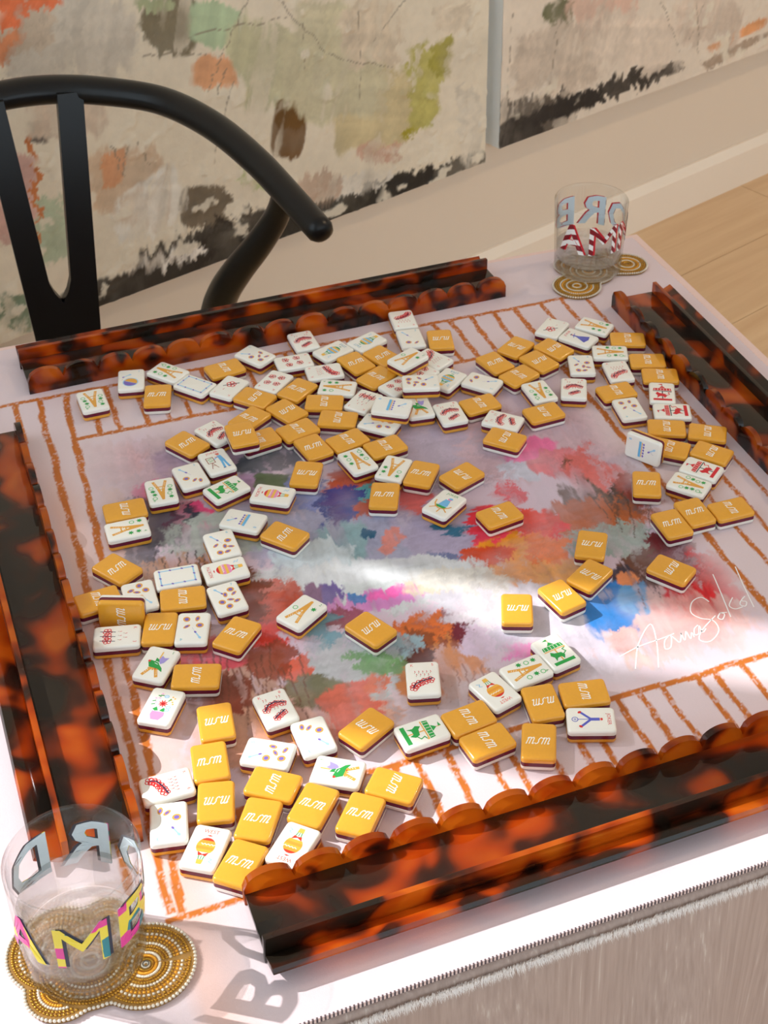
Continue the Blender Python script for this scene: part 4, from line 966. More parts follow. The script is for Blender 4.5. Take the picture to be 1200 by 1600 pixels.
# frayed white seam under the front edge
random.seed(3)
v, f = [], []
for k in range(7000):
    x = random.uniform(cx0, cx1); z = TH - 0.0075 - random.uniform(0, 0.002); l = random.uniform(0.002, 0.0065); w = random.uniform(0.00012, 0.0003)
    dx = random.uniform(-0.002, 0.002); y = cy0 - 0.0008 - random.uniform(0, 0.0015)
    b = len(v)
    v += [(x-w, y, z), (x+w, y, z), (x+dx, y - random.uniform(0.0003, 0.0025), z-l), (x+dx*0.3, y-0.0006, z+0.002)]
    f += [(b, b+1, b+2), (b, b+3, b+1)]
mb = MB(); mb.v, mb.f, mb.i = v, f, [0]*len(f)
fr = link('frayed_seam', mesh('frayed_seam', v, f, M_FRAY), tcl); fr['kind'] = 'stuff'; fr['label'] = 'white frayed thread seam along the front edge'

# play mat printed with an abstract painting and crayon stripes
M_MAT = colour_attr('printed_mat', rough=0.42, spec=0.35, bump=0.10, bscale=1400.0, grain=0.035, gscale=(700, 700, 700))
nx, ny = 622, 614
GX, GY = np.meshgrid(np.linspace(X0, X1, nx), np.linspace(Y0, Y1, ny))
base = np.array(s2l((226, 207, 212)))
inner = paint_patches(GX, GY, np.array(s2l((212, 190, 206))), MAT_PATCH, MAT_DRIPS, 0.034, (0.10, 0.99), 1.32, 0.87, 0.8)
C = np.empty(GX.shape + (3,)); C[:] = base
C *= (1 + 0.05 * (fbm(GX/0.08, GY/0.08, 401, 4) - 0.5))[..., None]
il = -0.229 + 0.055 * (GY - 0.12) + 0.003 * (fbm(GY[:, :1]/0.03, GY[:, :1]*0, 402, 3) - 0.5)
fade = np.clip(np.minimum.reduce([(GX - il) / 0.004, (0.1775 - GX) / 0.004, (0.199 - GY) / 0.004, (GY + 0.2055) / 0.004]), 0, 1)
soft = np.clip(np.minimum.reduce([(GX - il) / 0.05, (0.1775 - GX) / 0.03, (0.199 - GY) / 0.05, (GY + 0.2055) / 0.04]) + 0.5 * (fbm(GX/0.03, GY/0.03, 405, 4) - 0.3), 0, 1)
veil = np.clip((fbm(GX/0.05, GY/0.05, 406, 4) - 0.45) / 0.2, 0, 1) * (0.25 + 0.45 * fbm(GX/0.012, GY/0.003, 407, 4)) * 0.42
inner = inner * (1 - veil[..., None]) + np.array(s2l((206, 200, 214))) * veil[..., None]
mk = (fade * soft)[..., None]
C = C * (1 - mk) + inner * mk
# salmon tint of the left margin
sal = np.clip((-0.225 - GX) / 0.02, 0, 1) * np.clip((0.17 - GY) / 0.05, 0, 1) * np.clip((GX + 0.262) / 0.01, 0, 1)
C = C * (1 - 0.6 * sal[..., None]) + np.array(s2l((232, 186, 170))) * 0.6 * sal[..., None]
ora = np.array(s2l((196, 110, 42)))
def vline(x0, ya, yb, slant=0.0, w=0.0022, seed=0):
    y_ = GY[:, :1]
    t = fbm(y_/0.022 + seed*5.1, y_*0, 410 + seed, 3) - 0.5
    xc = x0 + slant * (GY - 0.2) + 0.0035 * t
    d = np.abs(GX - xc)
    return np.where((GY > ya) & (GY < yb), w * (1 + 0.5*(fbm(y_/0.012, y_*0 + seed, 440 + seed, 2) - 0.5)) - d, -1)
def hline(y0, xa, xb, w=0.0022, seed=0):
    x_ = GX[:1, :]
    t = fbm(x_/0.03 + seed*3.3, x_*0, 470 + seed, 3) - 0.5
    d = np.abs(GY - (y0 + 0.004 * t))
    return np.where((GX > xa) & (GX < xb), w - d, -1)
D = np.full(GX.shape, -1.0)
k = 0
for x in np.arange(-0.2239 + 0.0189, 0.17, 0.0189):
    k += 1; jit = 0.002 * math.sin(k * 2.3)
    D = np.maximum(D, vline(x + jit, 0.199, 0.267, 0.0, 0.0026, k))
    D = np.maximum(D, vline(x + jit*2 - 0.002, -0.267, -0.205, 0.0, 0.0024, k + 40))
for n_, x in enumerate((-0.2239, -0.2425, -0.2610)):
    D = np.maximum(D, vline(x, -0.267 + 0.005*n_, 0.267, 0.055 if n_ == 0 else 0.028, 0.0028, 80 + n_))
for n_, x in enumerate((0.1775, 0.2030, 0.2245, 0.2465)):
    D = np.maximum(D, vline(x, -0.267, 0.267, 0.0, 0.0030 if n_ == 0 else 0.0023, 90 + n_))
D = np.maximum(D, hline(0.267, -0.33, 0.249, 0.0024, 1)); D = np.maximum(D, hline(0.1995, -0.2239, 0.1775, 0.0026, 2))
D = np.maximum(D, hline(-0.2055, -0.25, 0.1775, 0.0027, 3)); D = np.maximum(D, hline(-0.267, -0.26, 0.249, 0.0024, 4))
cr = fbm(GX/0.0021, GY/0.0021, 420, 2); cr2 = fbm(GX/0.006, GY/0.006, 421, 3)
m = np.clip((D + 0.0016 * (cr - 0.5)) / 0.0006, 0, 1) * np.clip(1.25 - 0.8 * np.clip((cr - 0.62) / 0.1, 0, 1), 0, 1)
m = np.clip(m, 0, 1)[..., None]
C = C * (1 - m) + ora * (1 + 0.25 * (cr2 - 0.5))[..., None] * m
matroot = empty('play_mat', (0, 0, TH))
tag(matroot, 'printed square play mat with orange crayon stripes around an abstract painting', 'play mat')
me = grid_mesh('printed_surface', np.stack([GX, GY, np.zeros_like(GX)], -1), nx, ny, M_MAT)
set_paint(me, np.clip(C, 0, 1))
link('printed_surface', me, matroot)
M_RUB = principled('mat_backing', (238, 208, 200), 0.7, 0.3, noise=0.04, nscale=200)
mb = MB(); mb.box(X0, X1, Y0, Y1, -0.003, -0.00004); mb.box(X1, X1+0.0075, Y0, Y1+0.0055, -0.003, -0.0006); mb.box(X0, X1, Y1, Y1+0.0055, -0.003, -0.0006); mb.obj('backing', M_RUB, matroot)
v, f = [], []
mb = MB()
x = X0 + 0.002
while x < X1 - 0.002:
    mb.box(x, x+0.0009, Y0-0.0004, Y0+0.0008, -0.0026, 0.00015); x += 0.0022
y = Y0
while y < Y1:
    mb.box(X1-0.0009, X1+0.0005, y, y+0.0010, -0.0026, 0.0002, 1); y += 0.0045
st = mb.obj('edge_stitching', [M_STITCH, M_RUB], matroot); st['kind'] = 'stuff'; st['label'] = 'dark zigzag stitching along the mat edge'

# handwritten signature printed on the mat
def ribbon(pts, w, z=0.0001):
    P = catmull([(p[0], p[1], z) for p in pts], 6); v, f = [], []
    for i, p in enumerate(P):
        t = (P[min(i+1, len(P)-1)] - P[max(i-1, 0)]); t = t.normalized() if t.length > 0 else Vector((1, 0, 0))
        nn = Vector((-t.y, t.x, 0)) * w
        v += [p + nn, p - nn]
    for i in range(len(P)-1): f.append((2*i, 2*i+1, 2*i+3, 2*i+2))
    return v, f
sg = MB()
for st_ in SIGN: sg.add(*ribbon(st_, 0.00042))
so = sg.obj('signature', ink((250, 246, 246)), matroot); so['label'] = 'white handwritten signature'

# ------------------------------------------------------------------ tortoiseshell racks
def make_rack(name, L, seed, sh=(0.04, -0.06, -0.01), nb=15):
    root = empty(name, (0, 0, TH))
    mt = tortoise('tortoise_plate_%d' % seed, seed, 27.0, sh[0])
    mp_ = tortoise('tortoise_scallop_%d' % seed, seed + 5, 52.0, sh[1], 0.65)
    mf_ = tortoise('tortoise_fin_%d' % seed, seed + 9, 34.0, sh[2])
    # scalloped panel
    prof = [(0.0, 0.0)]
    bw = L / nb; h0, h1 = 0.0112, 0.0212
    for k in range(nb):
        for j in range(13):
            t = j / 12
            hh = h0 + (h1 - h0) * math.sqrt(max(0, 1 - (2*t-1)**2)) if 0 < j < 12 else h0
            if (k > 0 and j == 0): continue
            prof.append((k*bw + t*bw, hh))
    prof.append((L, 0.0))
    n = len(prof); th = 0.0046
    v = [(x, 0.0, z) for x, z in prof] + [(x, th, z) for x, z in prof]
    f = [(i, (i+1) % n, n + (i+1) % n, n + i) for i in range(n)]
    # side faces as fans of quads down to the foot line
    for i in range(1, n-2):
        pass
    me = bpy.data.meshes.new('scalloped_panel'); bm = bmesh.new()
    vs = [bm.verts.new(p) for p in v]
    for q in f: bm.faces.new([vs[i] for i in q])
    bm.faces.new([vs[i] for i in range(n)]); bm.faces.new([vs[i] for i in range(2*n-1, n-1, -1)])
    bmesh.ops.recalc_face_normals(bm, faces=bm.faces)
    bmesh.ops.triangulate(bm, faces=[q for q in bm.faces if len(q.verts) > 4])
    sharp = [e for e in bm.edges if len(e.link_faces) == 2 and e.calc_face_angle(0) > 1.2]
    bm.to_mesh(me); bm.free(); me.materials.append(mp_); smooth_by_angle(me, 40)
    link('scalloped_panel', me, root)
    mb = MB(); mb.box(0.0004, L-0.0004, th+0.00005, 0.0404, 0.0049, 0.0085); mb.obj('shelf', mt, root, smooth=30, bevel=0.0003)
    mb = MB(); mb.box(0.0, L, 0.04045, 0.0442, 0.0, 0.0182); mb.obj('tall_fin', mf_, root, smooth=30, bevel=0.0004)
    mb = MB()
    sec = [(0.04425, 0.0016), (0.0600, 0.0096), (0.0585, 0.0130), (0.04425, 0.0058)]      # ledge tilted up towards the player
    v = [(x, d, z) for x in (0.0004, L-0.0004) for d, z in sec]
    mb.add(v, [(0, 1, 2, 3), (7, 6, 5, 4), (0, 4, 5, 1), (1, 5, 6, 2), (2, 6, 7, 3), (3, 7, 4, 0)])
    mb.obj('tile_ledge', mf_, root, smooth=30, bevel=0.0004)
    return root
RL = 0.4245
def place(o, x, y, deg):
    o.location = (x, y, TH + 0.0002); o.rotation_euler = (0, 0, math.radians(deg)); return o
rf = place(make_rack('tile_rack', RL, 1, (0.02, -0.13, -0.02)), 0.2068, -0.2672, 180.0)  # orange share of the pattern raised to imitate sun glow
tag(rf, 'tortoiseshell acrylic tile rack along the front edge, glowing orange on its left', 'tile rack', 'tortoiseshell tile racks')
rb = place(make_rack('tile_rack', RL, 2), -0.246, 0.2757, 1.69)
tag(rb, 'tortoiseshell acrylic tile rack on the far side in front of the chair', 'tile rack', 'tortoiseshell tile racks')
rl = place(make_rack('tile_rack', RL, 3, (0.045, -0.06, -0.07)), -0.2590, -0.2083, 90.35)  # fin and ledge coloured more orange to stand in for sun glow
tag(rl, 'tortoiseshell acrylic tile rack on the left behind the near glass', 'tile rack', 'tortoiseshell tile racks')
rr = place(make_rack('tile_rack', RL, 4), 0.2607, 0.238, -90.5)
tag(rr, 'tortoiseshell acrylic tile rack on the right beside the wood floor', 'tile rack', 'tortoiseshell tile racks')
# ------------------------------------------------------------------ printed motifs of the tiles (millimetres, upright in the tile frame)
def text_tris(txt, size):
    cu = bpy.data.curves.new('t', 'FONT'); cu.body = txt; cu.size = size; cu.align_x = 'CENTER'; cu.align_y = 'CENTER'
    cu.resolution_u = 2
    if size < 0.1 and txt not in 'MN': cu.offset = size * 0.02
    o = bpy.data.objects.new('t', cu); COL.objects.link(o)
    dg = bpy.context.evaluated_depsgraph_get()
    me = bpy.data.meshes.new_from_object(o.evaluated_get(dg))
    v = [tuple(p.co) for p in me.vertices]; f = [tuple(p.vertices) for p in me.polygons]
    bpy.data.objects.remove(o); bpy.data.curves.remove(cu); bpy.data.meshes.remove(me)
    return v, f
_tt = {}
class Art:
    def __init__(s): s.v, s.f, s.i, s.m, s.lay = [], [], [], [], 0
    def mi(s, rgb):
        m = ink(rgb)
        if m not in s.m: s.m.append(m)
        return s.m.index(m)
    def add(s, pts, faces, rgb):
        b = len(s.v); s.lay += 1; z = 0.03 + 0.0012 * s.lay
        s.v += [(p[0], p[1], z) for p in pts]; k = s.mi(rgb)
        for q in faces: s.f.append(tuple(b + i for i in q)); s.i.append(k)
    def poly(s, pts, rgb): s.add(pts, [tuple(range(len(pts)))], rgb)
    def ell(s, cx, cy, rx, ry, rgb, rot=0, n=12):
        c, d = math.cos(rot), math.sin(rot)
        s.poly([(cx + rx*math.cos(t)*c - ry*math.sin(t)*d, cy + rx*math.cos(t)*d + ry*math.sin(t)*c) for t in [2*PI*k/n for k in range(n)]], rgb)
    def line(s, pts, w, rgb):
        for a, b in zip(pts, pts[1:]):
            dx, dy = b[0]-a[0], b[1]-a[1]; L = math.hypot(dx, dy) or 1
            nx_, ny_ = -dy/L*w/2, dx/L*w/2; ex, ey = dx/L*w*0.35, dy/L*w*0.35
            s.add([(a[0]-ex+nx_, a[1]-ey+ny_), (a[0]-ex-nx_, a[1]-ey-ny_), (b[0]+ex-nx_, b[1]+ey-ny_), (b[0]+ex+nx_, b[1]+ey+ny_)], [(0, 1, 2, 3)], rgb)
    def star(s, cx, cy, r, rgb, n=7):
        s.poly_fan([(cx + (r if k % 2 == 0 else r*0.5)*math.cos(PI*k/n), cy + (r if k % 2 == 0 else r*0.5)*math.sin(PI*k/n)) for k in range(2*n)], (cx, cy), rgb)
    def poly_fan(s, pts, c, rgb):
        n = len(pts); s.add(list(pts) + [c], [(i, (i+1) % n, n) for i in range(n)], rgb)
    def ring(s, cx, cy, r, w, rgb, n=12):
        a = [(cx+r*math.cos(2*PI*k/n), cy+r*math.sin(2*PI*k/n)) for k in range(n)]; b = [(cx+(r-w)*math.cos(2*PI*k/n), cy+(r-w)*math.sin(2*PI*k/n)) for k in range(n)]
        s.add(a + b, [(i, (i+1) % n, n+(i+1) % n, n+i) for i in range(n)], rgb)
    def text(s, txt, cx, cy, size, rgb, sx=1.0, rot=0):
        key = (txt, size)
        if key not in _tt: _tt[key] = text_tris(txt, size)
        v, f = _tt[key]; c, d = math.cos(rot), math.sin(rot)
        s.add([(cx + (p[0]*sx)*c - p[1]*d, cy + (p[0]*sx)*d + p[1]*c) for p in v], f, rgb)
    def mesh(s, name):
        sc = 0.001
        return mesh(name, [(x*sc, y*sc, z*sc) for x, y, z in s.v], s.f, s.m, s.i)

RED, NAVY, ORA, GRN, GR2, LBL, PUR, PNK, YEL = (216, 44, 48), (38, 42, 74), (232, 168, 74), (46, 160, 76), (112, 196, 124), (160, 206, 236), (124, 106, 192), (240, 150, 196), (244, 190, 84)
def spoon(a, x0, y0, x1, y1):
    a.line([(x0, y0), (x1, y1)], 0.9, LBL); a.ell(x0, y0, 1.3, 0.9, LBL, math.atan2(y1-y0, x1-x0)); a.ell(x1, y1, 1.1, 0.75, PUR, math.atan2(y1-y0, x1-x0))
    for k in range(4): a.ell(x1 + 0.6 + 0.9*k*(1 if x1 > x0 else -1)*0.6, y1 - 1.2 - 0.9*k, 0.22, 0.22, PUR, 0, 6)
def daisy(a, x, y, r, sq, rot):
    a.ell(x, y, r, r*sq, ORA, rot); a.ell(x, y, r*0.58, r*sq*0.58, PUR, rot)
DOTS = {2: [(-3.5, -7), (3.2, -8.5)], 3: [(-4.5, -3), (0.8, -7), (4.6, -9)], 4: [(-4.5, -2), (3.8, -1), (-2.5, -8.5), (4.5, -8)],
        5: [(-4.6, 0), (0.5, -4.2), (5, -1.5), (-3.2, -9), (3.6, -9.4)], 6: [(4.6, 2), (-4.6, -1), (1.2, -3.6), (-3.6, -9.5), (5, -5.2), (1.6, -9.8)],
        7: [(4.2, 6.5), (5.2, 2), (-0.6, 2.6), (-4.6, -4), (1.4, -3.4), (5, -6), (-1.2, -9.6)]}
def art_dot(n):
    a = Art(); spoon(a, -5.5, 9.6, -2.2, 4.4)
    for k, (x, y) in enumerate(DOTS[n]): daisy(a, x, y, 2.6, (0.9, 0.5, 0.6)[k % 3], 0.7*k)
    a.text(str(n), 6.2, 11.2, 3.4, (120, 190, 214)); return a
def art_dot1():
    a = Art(); a.ell(-0.5, -4.5, 6.2, 6.2, LBL, 0, 24)
    a.poly([(-0.5+5.4*math.cos(t), -4.5+5.4*math.sin(t)) for t in [PI*k/12 - 0.5 for k in range(13)]], ORA)
    a.poly([(-0.5+5.4*math.cos(t), -4.9+5.0*math.sin(t)) for t in [PI + PI*k/12 - 0.5 for k in range(13)]], PUR)
    spoon(a, -1.0, 6.5, -6.2, 3.4); a.text('1', 6.2, 11, 3.4, (90, 170, 214)); return a
def art_bar():
    a = Art(); a.line([(-6, 2.2), (6, 2.2)], 2.0, (110, 186, 232))
    a.line([(-6, 0.6), (6, 0.6)], 0.7, ORA)
    for k in range(5): a.ell(-5 + 2.5*k, -0.9, 1.0, 0.8, PUR)
    spoon(a, 3.5, -10, 0.2, -5.6); a.text('8', 6.0, 11, 3.4, (110, 186, 232)); return a
def tower(a, w=4.4, y0=-10.5, y1=10.5):
    for s in (-1, 1):
        a.line([(s*w, y0), (s*w*0.42, y0 + (y1-y0)*0.42), (0, y1)], 2.1, ORA)
        for k in range(6): a.line([(s*w*(0.92-0.1*k) - 0.5*s, y0+1.2+1.5*k), (s*w*(0.8-0.1*k) + 0.6*s, y0+2.0+1.5*k)], 0.34, (250, 240, 220))
    a.line([(-w*0.7, y0+6.2), (w*0.7, y0+6.2)], 1.0, ORA); a.line([(-w*0.4, y0+9.6), (w*0.4, y0+9.6)], 0.9, ORA)
    a.line([(0, y1-9), (0, y1+0.8)], 1.0, ORA)
STARS = {2: [(-5.8, 0.5, 1), (5.6, 5.6, 0)], 4: [(-5.8, 4, 1), (5.6, 7, 0), (-6.0, 9.5, 0), (6, 1.5, 0)],
         6: [(-6, 8.6, 0), (-5.8, 3.4, 1), (6, 9, 1), (5.6, 4.2, 0), (-6.4, -2, 0), (6.4, -1.5, 1)],
         8: [(-6, 9.2, 0), (-5.4, 5, 1), (-6.2, 0.8, 0), (-6.8, -3.4, 1), (5.8, 9.2, 1), (5.4, 4.6, 0), (6.2, 0.4, 0), (6.9, -3.8, 1)]}
def art_bam(n):
    a = Art(); tower(a)
    for x, y, o in STARS[n]:
        if o: a.ring(x, y, 1.9, 0.6, GR2)
        else: a.star(x, y, 2.3, GRN)
    a.text(str(n), 6.6, 11.6, 3.2, GRN); return a
def art_bird():
    a = Art(); tower(a, 4.6, -11, 3)
    a.line([(0.4, 5), (0.4, 10.5)], 0.8, YEL)
    a.poly([(-0.5, -2.5), (4.5, 1.5), (6.2, 6.5), (3.4, 5.8), (1.4, 7.4), (0.2, 3.6)], (170, 156, 220))
    a.poly([(-5.4, 0.2), (-3.4, -3.8), (2.6, -4.4), (6.4, -6.6), (5.2, -3.4), (2.4, -0.6), (0.6, 3.6), (-1.6, 5.0), (-1.4, 1.6), (-4.2, 2.2)], GRN)
    a.line([(-0.6, 1.6), (1.4, 1.2), (2.8, -0.8)], 0.5, (230, 244, 230)); a.line([(-1.0, 0.2), (1.2, -0.6)], 0.5, (230, 244, 230))
    a.ell(-5.0, 1.2, 0.9, 0.9, (226, 60, 50)); a.ell(1.4, -4.9, 0.6, 0.5, (226, 60, 50))
    a.text('1', 6.6, 11.4, 3.4, GRN); return a
def blossom(a, x, y, r, rot=0):
    for k in range(5): a.ring(x + r*0.55*math.cos(rot+k*PI*0.4), y + r*0.55*math.sin(rot+k*PI*0.4), r*0.50, r*0.20, RED, 7)
def branch(a, pts, n, r):
    L = len(pts)-1
    for k in range(n):
        t = (k+0.5)/n*L; i = min(int(t), L-1); u = t-i
        x = pts[i][0]+(pts[i+1][0]-pts[i][0])*u; y = pts[i][1]+(pts[i+1][1]-pts[i][1])*u
        blossom(a, x, y-1.1, r*1.12, k); a.line([(x-0.4, y+1.5), (x+0.4, y-1.0)], 0.4, NAVY)
    a.line(pts, 0.8, NAVY)
def drips_(a, xs, y):
    for x in xs: a.line([(x, y), (x+0.3, y-1.1)], 0.4, RED); a.line([(x, y-1.6), (x-0.2, y-2.2)], 0.3, (150, 120, 90))
def art_crk(n):
    a = Art(); a.text('K', -6.6, 11.4, 3.2, (232, 110, 100)); a.text({1: '1', 3: '3', 4: '4', 5: '5', 6: '6', 8: '8'}[n], 6.6, 11.4, 3.2, (232, 80, 74))
    if n == 1: blossom(a, 0, -3.5, 4.2); a.line([(-4.5, -8), (4.8, 1.0)], 0.8, NAVY); drips_(a, [2.0], 6)
    elif n == 3:
        for k in range(3): blossom(a, -4.4+4.4*k, -6, 3.1, k); a.line([(-4.9+4.4*k, -10.5), (-3.7+4.4*k, -1)], 0.55, NAVY)
        drips_(a, [-4, 0, 4], 3); drips_(a, [-2, 2], 6.5)
    elif n == 4:
        for x, y in ((-4.2, 3), (3.6, 4.2), (-3.4, -6.4), (4.4, -5)): blossom(a, x, y, 3.0, x); a.line([(x-3.0, y-1.8), (x+2.6, y+1.6)], 0.45, NAVY)
    elif n in (5, 6):
        branch(a, [(-6.5, -8.5), (-5, -5.0), (0, -2.4), (6.2, -0.4)], n, 2.75); drips_(a, [-5, -2.5, 0, 2.5, 5], 6.2); drips_(a, [-4, -1.5, 1, 3.5], 3.6)
    else:
        branch(a, [(-7, -0.5), (-3.6, 3.6), (1, 4.6), (6.8, 2.0)], 5, 2.4); branch(a, [(-3.4, -8.6), (0.5, -6.2), (4.4, -4.2)], 3, 2.3)
        drips_(a, [-5.4, -3.6, 3.4, 5.2], 9); drips_(a, [-1, 1.2], 0.6)
    return a
def art_car(c, d):
    a = Art(); a.line([(0, 12), (0, 8)], 0.5, d); a.poly([(0, 12.4), (-3.4, 11.4), (0, 10.4)], c)
    a.poly([(0, 9.4), (-2.6, 6.2), (2.6, 6.2)], c); a.poly([(-7, 5.8), (7, 5.8), (7.6, 2.4), (-7.6, 2.4)], c)
    for k in range(6): a.line([(-6+2.4*k, 5.4), (-6.2+2.45*k, 2.8)], 0.35, (248, 244, 236))
    a.line([(-7.4, 1.5), (7.4, 1.5)], 0.8, d); a.line([(0, 1.4), (0, -9)], 0.9, d)
    a.poly([(-5.6, -2.6), (-4.2, 0.4), (-2.2, -1.6), (2.4, -2.6), (3.6, -5.6), (1.6, -8.6), (0.6, -6.0), (-2.4, -6.2), (-4.4, -8.8), (-4.0, -5.0)], c)
    a.line([(3.2, -4.6), (5.8, -3.0), (4.6, -0.4), (6.6, 0.4)], 0.7, c); a.ell(7.2, 1.0, 0.6, 0.6, d)
    a.poly([(-7.6, -9.4), (7.6, -9.4), (7.6, -12.2), (-7.6, -12.2)], c); return a
def art_bal(txt, tc, c1_, c2_, c3):
    a = Art(); a.text(txt, 0, 10.6, 3.6, tc, 0.95)
    a.poly([(-1.8, 7.6), (0, 8.4), (1.8, 7.6), (0, 7.4)], c3)
    R_ = 5.3
    def band(t0, t1, rgb):
        up = [(R_*math.cos(t), 0.4 + R_*1.1*math.sin(t)) for t in np.linspace(t0, t1, 6)]
        a.poly([(x, y) for x, y in up] + [(-x, y) for x, y in reversed(up)], rgb)
    band(0.75, 1.5, c3); band(0.35, 0.75, c2_); band(-0.05, 0.35, c1_); band(-0.4, -0.05, c2_); band(-0.8, -0.4, c1_)
    for k in range(4): a.line([(-3+2*k, 2.2), (-2+2*k, 1.4), (-1+2*k, 2.2)], 0.5, (252, 240, 220))
    a.poly([(-3.2, -3.6), (0, -5.2), (3.2, -3.6), (2.2, -6.4), (0, -5.8), (-2.2, -6.4)], c3)
    a.line([(-1.6, -6.4), (-1.2, -9)], 0.5, GRN); a.line([(1.6, -6.4), (1.2, -9)], 0.5, GRN); a.line([(0, -6.4), (0, -9)], 0.4, GRN)
    a.poly([(-1.9, -9), (1.9, -9), (1.5, -12), (-1.5, -12)], YEL)
    a.line([(4.6, -7), (6.4, -8), (5, -9.4), (7, -10.4)], 0.5, LBL); return a
def art_frame():
    a = Art(); w, h = 7.2, 11.4
    a.line([(-w, -h), (w, -h), (w, h), (-w, h), (-w, -h)], 1.0, LBL)
    for x, y in ((-w, -h), (w, -h), (w, h), (-w, h), (0, h), (0, -h), (w, 4), (w, -4), (-w, 4), (-w, -4)): a.ell(x, y, 1.0, 0.7, PUR, 0.7)
    return a
def art_jok(k):
    a = Art(); a.text('JOKER', 0, 11.0, 3.4, GRN if k == 'H' else RED, 1.0)
    if k == 'D':
        a.ell(0, 6.4, 1.1, 1.2, (226, 150, 130)); a.ell(0, 7.3, 1.2, 0.7, (70, 60, 120))
        a.line([(-0.2, 5.2), (0.2, 1.6)], 1.7, (92, 96, 186)); a.line([(0, 4.6), (3.2, 5.6)], 0.6, (92, 96, 186)); a.line([(0, 4.6), (-3.0, 3.2)], 0.6, (92, 96, 186))
        a.poly([(-0.8, 2), (0.8, 2), (5.4, -8), (0, -9.6), (-5.4, -8)], (80, 84, 182))
        for x in (-2.6, 0, 2.6): a.line([(x*0.25, 1.4), (x, -8.8)], 0.3, (150, 154, 222))
    elif k == 'H':
        a.ell(1.2, 5.6, 1.7, 1.5, PNK); a.ell(1.6, 6.6, 1.7, 1.0, (120, 190, 236))
        a.poly([(-1.6, 4.6), (2.6, 4.2), (4.2, -2), (2.8, -4.2), (-3.4, -4.2), (-2.6, 0)], (120, 190, 236))
        a.poly([(-4.6, -3.6), (4.6, -3.6), (3.2, -6), (-3.2, -6)], GRN)
        a.line([(-7, 0.6), (-6, -3), (-3.6, -6), (0, -7.2), (3.6, -6), (6, -3.4), (7, -1.4)], 1.0, ORA)
        a.line([(-3.6, -6.6), (-6.6, -9.4)], 0.9, ORA); a.line([(1.2, -7), (1.0, -11.4)], 0.9, ORA); a.line([(4, -6.4), (7, -8.6)], 0.9, ORA)
    elif k == 'P':
        a.line([(-7, 5.8), (-1.6, 5.8), (-1.6, -1.4), (-7, -1.4), (-7, 5.8)], 0.6, (150, 80, 50))
        for x, y in ((-5.4, 3.6), (-3.4, 4.2), (-5, 1), (-3.2, 1.4)): a.ring(x, y, 0.9, 0.35, GRN, 8)
        a.line([(-4.3, -1.6), (-6.4, -8.6)], 0.5, (150, 80, 50)); a.line([(-4.3, -1.6), (-1.6, -8.6)], 0.5, (150, 80, 50)); a.line([(-5.4, -5), (-2.6, -5)], 0.4, (150, 80, 50))
        a.ell(3.2, 7.4, 1.2, 1.1, (226, 150, 130)); a.ell(3.0, 8.4, 1.6, 0.7, RED)
        a.poly([(1.8, 6), (4.8, 6), (6.2, -2), (2.4, -2)], (110, 184, 232)); a.line([(2.4, 4.8), (-1.0, 2.6)], 0.9, (110, 184, 232)); a.line([(2, 4), (0.2, 5)], 0.6, RED)
        a.line([(3.2, -2), (2.6, -10)], 1.7, (110, 184, 232)); a.line([(5, -2), (6, -9.6)], 1.7, (110, 184, 232)); a.ell(2.4, -10.6, 1.2, 0.5, (80, 90, 160)); a.ell(6.4, -10.2, 1.2, 0.5, (80, 90, 160))
    else:
        B_ = (92, 98, 196)
        a.ell(0, 5.6, 1.0, 1.1, (240, 170, 150)); a.ell(0, 6.5, 1.1, 0.7, RED); a.line([(0, 4.4), (0, -0.6)], 2.4, B_)
        a.line([(0, 0), (-5.2, -5.6)], 1.6, B_); a.line([(0, 0), (5.2, -5.6)], 1.6, B_); a.ell(-6, -6.8, 0.9, 1.3, RED, 0.6); a.ell(6, -6.8, 0.9, 1.3, RED, -0.6)
        a.line([(0, -0.6), (0, -8.4)], 0.5, B_); a.ring(0, -10, 2.1, 0.5, B_, 16); a.ring(0, -10, 0.8, 0.4, B_, 10)
    return a
def art_vase():
    a = Art(); a.poly([(-4.0, -5), (3.8, -5), (4.4, -8), (2.4, -12), (-2.6, -12), (-4.4, -8)], PNK)
    a.poly([(-4.6, -3.4), (-2.4, -1.2), (-0.6, -4.2), (-2.6, -4.8)], GRN); a.poly([(0, -4.2), (2.2, -1.4), (4.6, -3.6), (2.6, -4.8)], GRN)
    a.star(0.4, 1.8, 3.4, (216, 44, 48), 9); a.ring(0.4, 1.8, 1.8, 0.5, (236, 120, 110)); a.ring(0.4, 1.8, 0.9, 0.4, (150, 20, 30))
    for x, y, c_ in ((0.6, 8, LBL), (4.6, -0.6, LBL), (4.6, -3, LBL), (-4.4, 2.2, PNK), (-5.4, 5.4, PNK), (-3.2, 6, PNK), (-2.6, 9.8, PNK)): a.ell(x, y, 1.6 if c_ == LBL else 1.0, 1.4 if c_ == LBL else 0.9, c_); a.ring(x, y, 0.8, 0.3, (250, 250, 250))
    for x, y in ((4.2, 5.6), (5.6, 4), (6.2, 7.2), (4.6, 8.2), (6.4, 2.4)): a.ell(x, y, 0.6, 0.6, YEL)
    for p in (((-6.6, 2.8), (-5, 3.6)), ((-1.4, 8.6), (-3.4, 8.4)), ((3, 4.4), (4, 6.4)), ((-4.6, 8), (-3, 7.4)), ((-6.4, 0), (-4.6, 0.8))): a.line(p, 0.7, GRN)
    return a
